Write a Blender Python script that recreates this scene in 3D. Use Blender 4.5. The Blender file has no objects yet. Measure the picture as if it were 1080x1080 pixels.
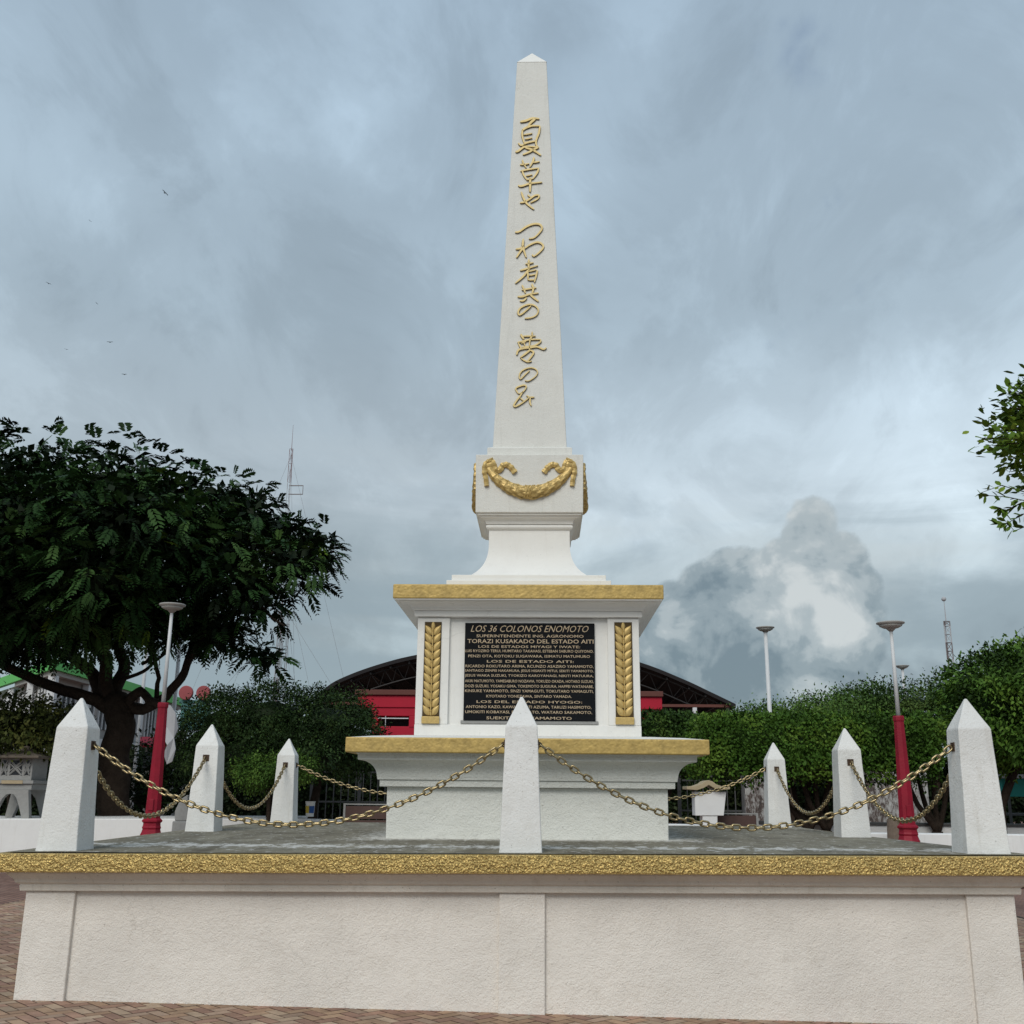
import bpy, bmesh, math, random
import numpy as np
from mathutils import Vector, Matrix, noise
random.seed(7); RNG = np.random.default_rng(7)
R = math.radians
scene = bpy.context.scene
COL = scene.collection

# ------------------------------------------------------------------ camera
F_PX = 1101.42                      # focal length in pixels of the 1080 px wide photograph
CAM = Vector((0.1822, -12.5348, 0.451))
TILT, YAW, ROLL = 0.2627, 0.0309, 0.0092
ct, st, cy, sy = math.cos(TILT), math.sin(TILT), math.cos(YAW), math.sin(YAW)
FW = Vector((-sy*ct, cy*ct, st)); RR = Vector((cy, sy, 0)); UU = RR.cross(FW)
cr, sr = math.cos(ROLL), math.sin(ROLL)
R2 = cr*RR + sr*UU; U2 = -sr*RR + cr*UU
cd = bpy.data.cameras.new('camera'); cam = bpy.data.objects.new('camera', cd); COL.objects.link(cam)
cd.sensor_width = 36; cd.sensor_fit = 'HORIZONTAL'; cd.lens = 36*F_PX/1080; cd.clip_end = 3000; cd.clip_start = 0.1
m = Matrix((R2, U2, -FW)).transposed().to_4x4(); m.translation = CAM
cam.matrix_world = m; scene.camera = cam
def ray(px, py): return FW + R2*((px-540)/F_PX) - U2*((py-540)/F_PX)
def at(px, py, Y):                  # the point of the plane y = Y that a feature of the photograph was measured on
    d = ray(px, py); return CAM + d*((Y-CAM.y)/d.y)
def mpp(Y): return (Y-CAM.y)/(F_PX/ct)   # metres per pixel near the horizon at depth Y

# ------------------------------------------------------------------ world, sun, exposure
SUN_EL, SUN_AZ = R(40), R(196)      # azimuth from +Y clockwise
w = bpy.data.worlds.new('World'); scene.world = w; w.use_nodes = True
class NT:
    def __init__(s, nt): s.nt = nt; s.nt.nodes.clear()
    def n(s, t, **k):
        nd = s.nt.nodes.new(t)
        for a, v in k.items():
            if a.startswith('i_'):
                key = a[2:]; key = int(key) if key.isdigit() else key.replace('_', ' ')
                if hasattr(v, 'is_output'): s.nt.links.new(v, nd.inputs[key])
                else: nd.inputs[key].default_value = v
            else: setattr(nd, a, v)
        return nd
    def m(s, op, a, b=0.0, c=None, clamp=False):
        nd = s.nt.nodes.new('ShaderNodeMath'); nd.operation = op; nd.use_clamp = clamp
        for i, v in enumerate((a, b, c)):
            if v is None: continue
            if hasattr(v, 'is_output'): s.nt.links.new(v, nd.inputs[i])
            else: nd.inputs[i].default_value = v
        return nd.outputs[0]
    def v(s, op, a, b=None, scale=None):
        nd = s.nt.nodes.new('ShaderNodeVectorMath'); nd.operation = op
        for i, x in enumerate((a, b)):
            if x is None: continue
            if hasattr(x, 'is_output'): s.nt.links.new(x, nd.inputs[i])
            else: nd.inputs[i].default_value = x
        if scale is not None:
            if hasattr(scale, 'is_output'): s.nt.links.new(scale, nd.inputs['Scale'])
            else: nd.inputs['Scale'].default_value = scale
        return nd.outputs['Value'] if op in ('LENGTH', 'DISTANCE', 'DOT_PRODUCT') else nd.outputs[0]
    def ramp(s, fac, pts, interp='LINEAR'):
        nd = s.nt.nodes.new('ShaderNodeValToRGB'); nd.color_ramp.interpolation = interp
        s.nt.links.new(fac, nd.inputs[0]); e = nd.color_ramp.elements
        while len(e) < len(pts): e.new(.5)
        for el, (p, c) in zip(e, pts):
            el.position = p; el.color = (c if hasattr(c, '__len__') else (c, c, c)) + ((1,) if (hasattr(c, '__len__') and len(c) == 3) or not hasattr(c, '__len__') else ())
        return nd.outputs[0]
    def mix(s, fac, a, b, blend='MIX'):
        nd = s.nt.nodes.new('ShaderNodeMix'); nd.data_type = 'RGBA'; nd.blend_type = blend
        for k, x in ((0, fac), (6, a), (7, b)):
            if hasattr(x, 'is_output'): s.nt.links.new(x, nd.inputs[k])
            else: nd.inputs[k].default_value = x if k == 0 else (tuple(x)+(1,))[:4]
        return nd.outputs[2]
    def noise(s, vec, scale, detail=4, rough=.55, dist=0, col=False):
        nd = s.n('ShaderNodeTexNoise', i_Scale=scale, i_Detail=detail, i_Roughness=rough, i_Distortion=dist)
        s.nt.links.new(vec, nd.inputs['Vector']); return nd.outputs['Color' if col else 'Fac']
    def link(s, a, b): s.nt.links.new(a, b)

def build_world():
    t = NT(w.node_tree)
    out = t.n('ShaderNodeOutputWorld'); bg = t.n('ShaderNodeBackground'); t.link(bg.outputs[0], out.inputs[0])
    sky = t.n('ShaderNodeTexSky', sky_type='NISHITA', sun_disc=False, sun_elevation=SUN_EL, sun_rotation=SUN_AZ)
    skyc = t.mix(1.0, sky.outputs[0], (0.085, 0.085, 0.085), 'MULTIPLY')
    d = t.v('NORMALIZE', t.n('ShaderNodeTexCoord').outputs['Generated'])
    sep = t.n('ShaderNodeSeparateXYZ', i_0=d); z = sep.outputs[2]
    zz = t.m('ADD', t.m('MAXIMUM', z, 0.0), 0.42)
    pl = t.n('ShaderNodeCombineXYZ', i_0=t.m('DIVIDE', sep.outputs[0], zz), i_1=t.m('DIVIDE', sep.outputs[1], zz), i_2=0.0).outputs[0]
    rot = t.n('ShaderNodeMapping', i_Rotation=(0, 0, R(-50)), i_Scale=(1.0, .62, 1)); t.link(pl, rot.inputs[0])
    base = t.ramp(z, [(0.0, (.37, .455, .49)), (.08, (.36, .45, .49)), (.20, (.475, .56, .60)), (.27, (.465, .545, .60)), (.42, (.39, .49, .57)), (.70, (.35, .458, .565)), (1, (.35, .45, .555))])
    n1 = t.noise(rot.outputs[0], 1.9, 7, .55, .6)
    n2 = t.noise(rot.outputs[0], 6.5, 9, .62, .5)
    n3 = t.noise(pl, 1.0, 3, .5)
    k = t.m('ADD', t.m('MULTIPLY', n1, .45), t.m('ADD', t.m('MULTIPLY', n2, .50), t.m('MULTIPLY', n3, .55)))
    lum = t.ramp(t.m('MULTIPLY', k, .8), [(.43, .58), (.52, .67), (.59, .77), (.66, .88), (.74, 1.0)], 'EASE')
    lum = t.m('MULTIPLY', lum, 1.34)
    # broad lighter and darker places of the cloud deck
    wv = t.v('ADD', d, t.v('SCALE', t.v('SUBTRACT', t.noise(d, 5, 7, .6, 0, True), (.5, .5, .5)), scale=.20))
    tot = None
    for px, py, r_, amp in ((50,120,130,.20),(120,60,90,-.06),(235,180,70,.10),(400,60,110,.20),(410,120,60,.12),(460,340,90,.14),(215,335,50,.10),(620,140,110,.14),(650,300,90,-.06),(700,330,80,-.06),(560,20,60,-.10),
                            (900,490,140,.26),(1010,470,110,.26),(690,490,130,.16),(640,560,90,.18),(1040,560,80,.12),(760,560,90,.10),(960,405,100,-.12),(1060,330,110,-.03),(150,420,140,-.05),(300,680,130,-.16),(200,650,100,-.12),(360,600,90,-.06),(370,705,40,.14),(980,590,90,.12),(460,560,80,.08),(960,220,90,-.05)):
        g = t.n('ShaderNodeMapRange', interpolation_type='SMOOTHSTEP'); t.link(t.v('DISTANCE', wv, tuple(ray(px, py).normalized())), g.inputs[0])
        g.inputs[1].default_value = 0; g.inputs[2].default_value = r_*1.35/F_PX; g.inputs[3].default_value = amp; g.inputs[4].default_value = 0
        tot = g.outputs[0] if tot is None else t.m('ADD', tot, g.outputs[0])
    lum = t.m('MULTIPLY', lum, t.m('ADD', tot, .97))
    lumc = t.n('ShaderNodeCombineXYZ', i_0=lum, i_1=lum, i_2=lum).outputs[0]
    cl = t.mix(1.0, base, lumc, 'MULTIPLY')
    # thin places where blue shows
    n4 = t.noise(rot.outputs[0], 1.5, 9, .62, .8)
    hole = t.m('MULTIPLY', t.ramp(n4, [(.56, 0.0), (.68, 1.0)], 'EASE'), t.ramp(z, [(.15, 0.0), (.4, .42)]))
    cl = t.mix(hole, cl, t.mix(.35, (.22, .31, .45), skyc))
    HOLES = 1
    # flat cloud streaks low down
    st3 = t.n('ShaderNodeMapping', i_Scale=(2.2, 2.2, 8)); t.link(d, st3.inputs[0])
    n5 = t.noise(st3.outputs[0], 1.7, 6, .55, .4)
    low = t.ramp(z, [(.0, .9), (.18, .8), (.33, .0)])
    cl = t.mix(t.m('MULTIPLY', t.ramp(n5, [(.38, 0.0), (.60, 1.0)], 'EASE'), low), cl, (.30, .38, .425))
    cl = t.mix(t.m('MULTIPLY', t.ramp(n5, [(.30, 1.0), (.45, 0.0)], 'EASE'), t.ramp(z, [(.10, 0.), (.2, .5), (.34, 0.)])), cl, (.58, .65, .67))
    # cumulus towers: unions of billows in directions of the sky
    def blobs(lst, amp, sc):
        nz = t.v('SUBTRACT', t.noise(d, sc, 8, .58, 0, True), (.5, .5, .5))
        dd = t.v('ADD', d, t.v('SCALE', nz, scale=amp))
        f = None
        for px, py, r in lst:
            c = ray(px, py).normalized(); rr_ = r/F_PX*c.dot(FW)
            q = t.m('SUBTRACT', rr_, t.v('DISTANCE', dd, tuple(c)))
            f = q if f is None else t.m('SMOOTH_MAX', f, q, .006)
        return f, dd
    fh_, _ = blobs([(842,38,26),(852,62,22),(858,88,17),(800,50,14),(872,40,18),(820,30,18),(888,205,14),(868,215,12),(830,345,14),(850,338,12),(810,360,12),(905,298,13),(925,290,12),(960,282,10),(1075,225,13),(1040,240,9),(765,245,9),(545,110,10),(385,155,8),(590,70,10),(640,60,9),(850,70,26),(835,55,24),(862,80,20)], .05, 14)
    cl = t.mix(t.m('MULTIPLY', t.ramp(fh_, [(.0, 0.0), (.030, 1.0)], 'EASE'), .60), cl, (.215, .30, .43))
    f, dd = blobs([(858, 552, 27), (848, 578, 32), (884, 592, 34), (905, 622, 28), (832, 618, 52), (778, 610, 36), (742, 622, 30), (712, 640, 32), (795, 662, 70), (880, 668, 58), (722, 690, 66), (922, 650, 18), (640, 700, 50), (820, 730, 70)], .024, 23)
    fac = t.ramp(f, [(.0, 0.0), (.003, .85), (.009, 1.0)], 'EASE')
    up = t.v('DISTANCE', dd, tuple(ray(828, 600).normalized()))
    bil = t.noise(d, 17, 7, .55, .6); bil2 = t.noise(d, 46, 5, .5)
    dk = t.n('ShaderNodeMapRange', interpolation_type='SMOOTHSTEP'); t.link(t.v('DISTANCE', dd, tuple(ray(765, 705).normalized())), dk.inputs[0])
    dk.inputs[1].default_value = .02; dk.inputs[2].default_value = .10; dk.inputs[3].default_value = .34; dk.inputs[4].default_value = 0
    lit = t.m('SUBTRACT', t.m('ADD', t.m('SUBTRACT', .02, t.m('MULTIPLY', up, 1.7)), t.m('ADD', t.m('MULTIPLY', bil, 1.45), t.m('MULTIPLY', bil2, .65))), dk.outputs[0])
    rim = t.m('MULTIPLY', t.ramp(f, [(0.0, 1.0), (.045, 0.0)], 'EASE'), .22)
    lit = t.m('ADD', t.m('SUBTRACT', lit, rim), t.m('MULTIPLY', t.m('SUBTRACT', z, .175), .4))
    cc = t.ramp(lit, [(.55, (.175, .235, .280)), (.8, (.27, .335, .375)), (1.0, (.40, .455, .48)), (1.22, (.56, .60, .61))], 'EASE')
    # colour ramps clamp at 1: rescale
    lit2 = t.m('MULTIPLY', lit, .7)
    cc = t.ramp(lit2, [(.28, (.19, .255, .295)), (.44, (.29, .36, .395)), (.56, (.42, .485, .51)), (.78, (.62, .665, .67))], 'EASE')
    cl = t.mix(fac, cl, cc)
    f2, _ = blobs([(1040, 668, 17), (1065, 664, 20), (1095, 672, 30), (985, 712, 30), (945, 720, 30), (900, 726, 28)], .05, 20)
    cl = t.mix(t.m('MULTIPLY', t.ramp(f2, [(.0, 0.0), (.018, .85)], 'EASE'), .75), cl, (.245, .305, .345))
    t.link(t.mix(0.06, cl, skyc), bg.inputs[0]); bg.inputs[1].default_value = 1.0
build_world()
sd = bpy.data.lights.new('sun', 'SUN'); sd.energy = 1.9; sd.angle = R(32); sd.color = (1, .955, .875)
so = bpy.data.objects.new('sun', sd); COL.objects.link(so)
sdir = Vector((math.sin(SUN_AZ)*math.cos(SUN_EL), math.cos(SUN_AZ)*math.cos(SUN_EL), math.sin(SUN_EL)))
so.rotation_euler = sdir.to_track_quat('Z', 'Y').to_euler(); so.location = sdir*40
vs = scene.view_settings; vs.view_transform = 'Standard'; vs.look = 'None'; vs.gamma = 1; vs.exposure = 0.0; vs.use_curve_mapping = False
scene.cycles.max_bounces = 6; scene.cycles.diffuse_bounces = 3; scene.cycles.glossy_bounces = 3

# ------------------------------------------------------------------ materials
MATS = {}
def new_mat(name):
    m = bpy.data.materials.new(name); m.use_nodes = True; t = NT(m.node_tree)
    out = t.n('ShaderNodeOutputMaterial'); p = t.n('ShaderNodeBsdfPrincipled'); t.link(p.outputs[0], out.inputs[0])
    MATS[name] = m; return m, t, p
def simple(name, col, rough=.7, metal=0.0, var=.12, scale=6, bump=0.0, bscale=40, spec=.3):
    m, t, p = new_mat(name); pos = t.n('ShaderNodeNewGeometry').outputs['Position']
    n = t.noise(pos, scale, 5, .6)
    a = tuple(c*(1-var) for c in col); b = tuple(min(1, c*(1+var)) for c in col)
    t.link(t.mix(n, a, b), p.inputs['Base Color'])
    p.inputs['Roughness'].default_value = rough; p.inputs['Metallic'].default_value = metal
    p.inputs['Specular IOR Level'].default_value = spec
    if bump:
        bn = t.n('ShaderNodeBump', i_Strength=bump, i_Distance=.01, i_Height=t.noise(pos, bscale, 5, .6)); t.link(bn.outputs[0], p.inputs['Normal'])
    return m
def plaster(name, col, grain=60, strength=.5, dist=.008, dirt=.25, streak=.0, tint=(.55, .50, .42), splash=False):
    m, t, p = new_mat(name); pos = t.n('ShaderNodeNewGeometry').outputs['Position']
    big = t.noise(pos, 1.1, 6, .6, .4); med = t.noise(pos, 5.5, 6, .65)
    c = t.mix(t.ramp(big, [(.35, 0.0), (.75, 1.0)]), tuple(x*1.02 for x in col), tuple(x*(1-.12*dirt*2) for x in col))
    c = t.mix(t.m('MULTIPLY', t.ramp(med, [(.52, 0.0), (.75, 1.0)]), dirt*.5), c, tuple(a*b for a, b in zip(col, (.78, .76, .72))))
    # small dark pits and specks
    sp = t.noise(pos, 42, 3, .7)
    c = t.mix(t.m('MULTIPLY', t.ramp(sp, [(.665, 0.0), (.72, 1.0)]), dirt), c, tuple(x*.45 for x in tint))
    if streak:
        mp = t.n('ShaderNodeMapping', i_Scale=(9, 9, .7)); t.link(pos, mp.inputs[0])
        sn = t.noise(mp.outputs[0], 1.6, 6, .65, .3)
        c = t.mix(t.m('MULTIPLY', t.ramp(sn, [(.55, 0.0), (.75, 1.0)]), streak), c, tuple(x*.8 for x in tint))
    wp = t.v('ADD', pos, t.v('SCALE', t.noise(pos, 2.2, 5, .6, 0, True), scale=.5))
    vo = t.n('ShaderNodeTexVoronoi', i_Scale=.9); vo.feature = 'DISTANCE_TO_EDGE'; t.link(wp, vo.inputs['Vector'])
    ck = t.m('MULTIPLY', t.ramp(vo.outputs['Distance'], [(0.0, 1.0), (.005, 0.0)]), t.ramp(t.noise(pos, .8, 3, .5), [(.52, 0.0), (.60, 1.0)]))
    c = t.mix(t.m('MULTIPLY', ck, .22), c, tuple(x*.55 for x in tint))
    if splash:
        zs_ = t.n('ShaderNodeSeparateXYZ', i_0=pos).outputs[2]
        mr = t.n('ShaderNodeMapRange', interpolation_type='SMOOTHSTEP'); t.link(zs_, mr.inputs[0]); mr.inputs[1].default_value = -1.20; mr.inputs[2].default_value = -.93; mr.inputs[3].default_value = .22; mr.inputs[4].default_value = 0
        sn2 = t.m('ADD', t.noise(pos, 7, 6, .7), mr.outputs[0])
        c = t.mix(t.m('MULTIPLY', t.ramp(sn2, [(.62, 0.0), (.80, 1.0)]), .5), c, (.30, .245, .19))
    t.link(c, p.inputs['Base Color']); p.inputs['Roughness'].default_value = .85; p.inputs['Specular IOR Level'].default_value = .2
    v1 = t.noise(pos, grain*1.5, 5, .6, .1); v2 = t.noise(pos, grain*.5, 4, .6, .2); v3 = t.noise(pos, 3.0, 3, .5)
    h = t.m('ADD', t.m('ADD', t.m('MULTIPLY', v1, .7), t.m('MULTIPLY', v2, .55)), t.m('MULTIPLY', v3, 1.6))
    bn = t.n('ShaderNodeBump', i_Strength=strength, i_Distance=dist, i_Height=h); t.link(bn.outputs[0], p.inputs['Normal'])
    return m
def gold(name, col, scale, strength, dist, rough=.42, metal=.65, dark=.55):
    m, t, p = new_mat(name); pos = t.n('ShaderNodeNewGeometry').outputs['Position']
    n = t.noise(pos, scale*.35, 5, .6, .5)
    v = t.n('ShaderNodeTexVoronoi', i_Scale=scale); v.feature = 'SMOOTH_F1'; t.link(t.v('ADD', pos, t.v('SCALE', t.noise(pos, scale*.6, 3, .5, 0, True), scale=.03)), v.inputs['Vector'])
    t.link(t.mix(t.ramp(n, [(.3, 0.0), (.7, 1.0)]), tuple(c*dark for c in col), col), p.inputs['Base Color'])
    p.inputs['Metallic'].default_value = metal; p.inputs['Roughness'].default_value = rough
    h = t.m('ADD', v.outputs['Distance'], t.m('MULTIPLY', n, .6))
    bn = t.n('ShaderNodeBump', i_Strength=strength, i_Distance=dist, i_Height=h); t.link(bn.outputs[0], p.inputs['Normal'])
    return m
M_ledge = plaster('ledge_plaster', (.78, .735, .66), 45, 1.0, .012, 1.0, .35)
M_plat = plaster('platform_plaster', (.84, .795, .735), 52, .9, .015, .6, .12)
M_mon = plaster('monument_plaster', (.80, .79, .755), 70, .45, .006, .3, .10)
M_rough = plaster('rough_plaster', (.73, .735, .69), 40, 1.0, .018, .45, .10)
M_post = plaster('post_plaster', (.80, .80, .78), 45, .85, .010, .75, .30)
M_shaft = plaster('shaft_plaster', (.74, .735, .69), 60, .7, .010, .28, .22, (.5, .5, .46))
M_white = plaster('white_wall', (.80, .80, .79), 30, .3, .005, .3, .2)
M_gold = gold('gold_paint', (.60, .42, .135), 36, .40, .008, .50, .28, .62)
M_goldr = gold('rough_gold_paint', (.76, .54, .19), 66, 1.0, .024, .30, .50, .62)
M_gleaf = gold('gold_leaf_paint', (.62, .44, .16), 80, .15, .003, .45, .35, .72)
M_gchar = gold('gold_letter_paint', (.72, .56, .25), 40, .2, .003, .55, .2, .8)
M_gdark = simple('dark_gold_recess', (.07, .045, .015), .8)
M_chain = gold('brass_chain', (.47, .37, .20), 90, .25, .002, .30, .85, .45)
M_socket = simple('rusty_socket', (.10, .065, .045), .8, .3, .4, 60)
M_plaque = simple('black_plaque', (.006, .007, .009), .6, 0, .4, 12, .3, 30, .10)
M_plink = simple('plaque_letter', (.52, .41, .28), .5, .1, .35, 30)
M_bark = simple('bark', (.040, .029, .022), .95, 0, .6, 7, 1.0, 9, .1)
bn_ = [n for n in M_bark.node_tree.nodes if n.type == 'BUMP'][0]; bn_.inputs['Distance'].default_value = .06
M_barkl = simple('pale_bark', (.12, .10, .08), .95, 0, .4, 9, 1.0, 14, .1)
M_red = simple('red_paint', (.25, .006, .022), .55, 0, .35, 4, .4, 30)
M_redp = simple('pavilion_red', (.42, .008, .03), .6, 0, .12, 1.5)
M_polew = simple('white_pole_paint', (.62, .63, .64), .45, 0, .08, 8)
M_disc = simple('lamp_head_paint', (.38, .37, .35), .6, 0, .2, 6)
M_glassl = simple('lamp_diffuser', (.45, .45, .43), .35, 0, .1, 6)
M_steel = simple('mast_steel', (.20, .17, .17), .6, .3, .3, 3)
M_mastr = simple('mast_red', (.20, .085, .08), .6)
M_mastw = simple('mast_white', (.42, .43, .45), .6)
M_roofd = simple('arena_roof', (.016, .014, .015), .8, 0, .3, .6)
M_truss = simple('truss_steel', (.026, .024, .024), .6, .2)
M_rust = simple('rusty_beam', (.13, .05, .04), .8)
M_green = simple('green_fascia', (.13, .50, .12), .6, 0, .12, 2)
M_bldg = simple('building_render', (.34, .33, .31), .85, 0, .15, .6)
M_bdark = simple('window_dark', (.02, .022, .026), .2, 0, .3, 1)
M_stone = simple('grey_stone', (.30, .30, .29), .9, 0, .2, 14, .5, 40)
M_stoneroof = simple('lantern_roof', (.15, .125, .10), .9, 0, .3, 8)
M_tan = simple('tan_paint', (.42, .34, .22), .8, 0, .15, 9)
M_bench = simple('brown_bench_wood', (.085, .050, .042), .7, 0, .25, 20)
M_pink = simple('faded_red_disc', (.30, .07, .075), .6, 0, .3, 2)
M_teal = simple('teal_frame', (.07, .18, .17), .7, 0, .3, 2)
M_tealcloth = simple('teal_cloth', (.03, .28, .24), .7, 0, .2, 3)
M_fence = simple('fence_metal', (.09, .09, .09), .7, .2)
M_bird = simple('bird_black', (.012, .012, .013), .8)
M_terra = simple('stump_bark', (.20, .155, .12), .95, 0, .5, 12, .8, 25)
M_blue = simple('blue_label', (.03, .10, .30), .5); M_yel = simple('yellow_label', (.5, .38, .05), .5)
M_bucket = simple('white_plastic', (.70, .70, .68), .4)
M_letter_dark = simple('faded_letter', (.09, .09, .09), .9, 0, .5, 12)

def deck_mat():
    m, t, p = new_mat('wet_deck_concrete'); pos = t.n('ShaderNodeNewGeometry').outputs['Position']
    mp = t.n('ShaderNodeMapping', i_Scale=(1.3, .55, 1)); t.link(pos, mp.inputs[0])
    a = t.noise(mp.outputs[0], 1.4, 8, .65, .6); b = t.noise(pos, 22, 6, .7)
    c = t.mix(t.ramp(a, [(.35, 0.0), (.65, 1.0)]), (.13, .116, .085), (.27, .25, .195))
    c = t.mix(t.m('MULTIPLY', t.ramp(b, [(.5, 0.), (.8, 1.)]), .5), c, (.07, .065, .055))
    s = t.noise(mp.outputs[0], 9, 5, .8, .2)
    c = t.mix(t.m('MULTIPLY', t.ramp(s, [(.57, 0.), (.64, 1.)]), .8), c, (.62, .61, .58))
    s2 = t.noise(mp.outputs[0], 3.1, 6, .7, .4); c = t.mix(t.m('MULTIPLY', t.ramp(s2, [(.55, 0.), (.70, 1.)]), .7), c, (.085, .07, .052))
    # whitewash slopped on the slab round the pedestal and along the front
    ab = t.n('ShaderNodeSeparateXYZ', i_0=t.v('ABSOLUTE', pos)); dd_ = t.m('SUBTRACT', t.m('MAXIMUM', ab.outputs[0], ab.outputs[1]), 1.44)
    sp_ = t.noise(pos, 13, 6, .75, .3); thr = t.m('SUBTRACT', sp_, t.m('MULTIPLY', t.m('ABSOLUTE', t.m('SUBTRACT', dd_, .05)), .42))
    c = t.mix(t.m('MULTIPLY', t.ramp(thr, [(.38, 0.), (.47, 1.)]), .85), c, (.68, .67, .63))
    yy_ = t.n('ShaderNodeSeparateXYZ', i_0=pos); dl_ = t.m('ABSOLUTE', t.m('ADD', yy_.outputs[1], t.m('ADD', 3.05, t.m('MULTIPLY', yy_.outputs[0], .05))))
    th2 = t.m('SUBTRACT', t.noise(mp.outputs[0], 6, 6, .8, .3), t.m('MULTIPLY', dl_, .30))
    c = t.mix(t.m('MULTIPLY', t.ramp(th2, [(.43, 0.), (.50, 1.)]), .8), c, (.64, .63, .60))
    t.link(c, p.inputs['Base Color']); t.link(t.ramp(a, [(.3, .75), (.7, .95)]), p.inputs['Roughness']); p.inputs['Specular IOR Level'].default_value = .12
    bn = t.n('ShaderNodeBump', i_Strength=.6, i_Distance=.01, i_Height=b); t.link(bn.outputs[0], p.inputs['Normal'])
    return m
M_deck = deck_mat()
def attr_mat(name, rough=.8, mul=(1, 1, 1), bump=.0, spec=.25, extra=None, trans=0):
    m, t, p = new_mat(name); a = t.n('ShaderNodeAttribute', attribute_name='tint')
    pos = t.n('ShaderNodeNewGeometry').outputs['Position']
    c = a.outputs['Color']
    if extra:
        n = t.noise(pos, extra[0], 5, .65); c = t.mix(1.0, c, t.ramp(n, [(.3, extra[1]), (.7, extra[2])]), 'MULTIPLY')
    t.link(c, p.inputs['Base Color']); p.inputs['Roughness'].default_value = rough; p.inputs['Specular IOR Level'].default_value = spec
    if bump:
        bn = t.n('ShaderNodeBump', i_Strength=bump, i_Distance=.006, i_Height=t.noise(pos, 60, 5, .6)); t.link(bn.outputs[0], p.inputs['Normal'])
    return m
M_brick = attr_mat('paver_brick', .8, bump=.8, extra=(9, .75, 1.15))
M_leaf = attr_mat('leaf', .6, spec=.12)
M_joint = simple('paving_joint', (.045, .032, .025), .95, 0, .3, 20)
def ground_mat():
    m, t, p = new_mat('brick_plaza'); pos = t.n('ShaderNodeNewGeometry').outputs['Position']
    mp = t.n('ShaderNodeMapping', i_Rotation=(0, 0, R(45))); t.link(pos, mp.inputs[0])
    b = t.n('ShaderNodeTexBrick', i_Scale=1.0, i_Color1=(.20, .10, .07, 1), i_Color2=(.28, .16, .12, 1), i_Mortar=(.05, .04, .035, 1))
    b.inputs['Brick Width'].default_value = .2; b.inputs['Row Height'].default_value = .1; b.inputs['Mortar Size'].default_value = .008
    t.link(mp.outputs[0], b.inputs[0]); n = t.noise(pos, .6, 6, .6)
    t.link(t.mix(1.0, b.outputs[0], t.ramp(n, [(.3, .7), (.7, 1.15)]), 'MULTIPLY'), p.inputs['Base Color']); p.inputs['Roughness'].default_value = .85
    return m
M_ground = ground_mat()
def mural_mat():
    m, t, p = new_mat('peeling_whitewash'); pos = t.n('ShaderNodeNewGeometry').outputs['Position']
    mp = t.n('ShaderNodeMapping', i_Scale=(3, 3, 1.2)); t.link(pos, mp.inputs[0])
    n = t.noise(mp.outputs[0], 4.5, 8, .75, .5); n2 = t.noise(pos, 1.3, 3, .5)
    k = t.m('ADD', t.m('MULTIPLY', n, .8), t.m('MULTIPLY', n2, .3))
    t.link(t.ramp(k, [(.44, (.50, .50, .49)), (.53, (.34, .33, .32)), (.60, (.10, .07, .06)), (.70, (.05, .05, .05))]), p.inputs['Base Color'])
    p.inputs['Roughness'].default_value = .9; return m
M_mural = mural_mat()

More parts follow.
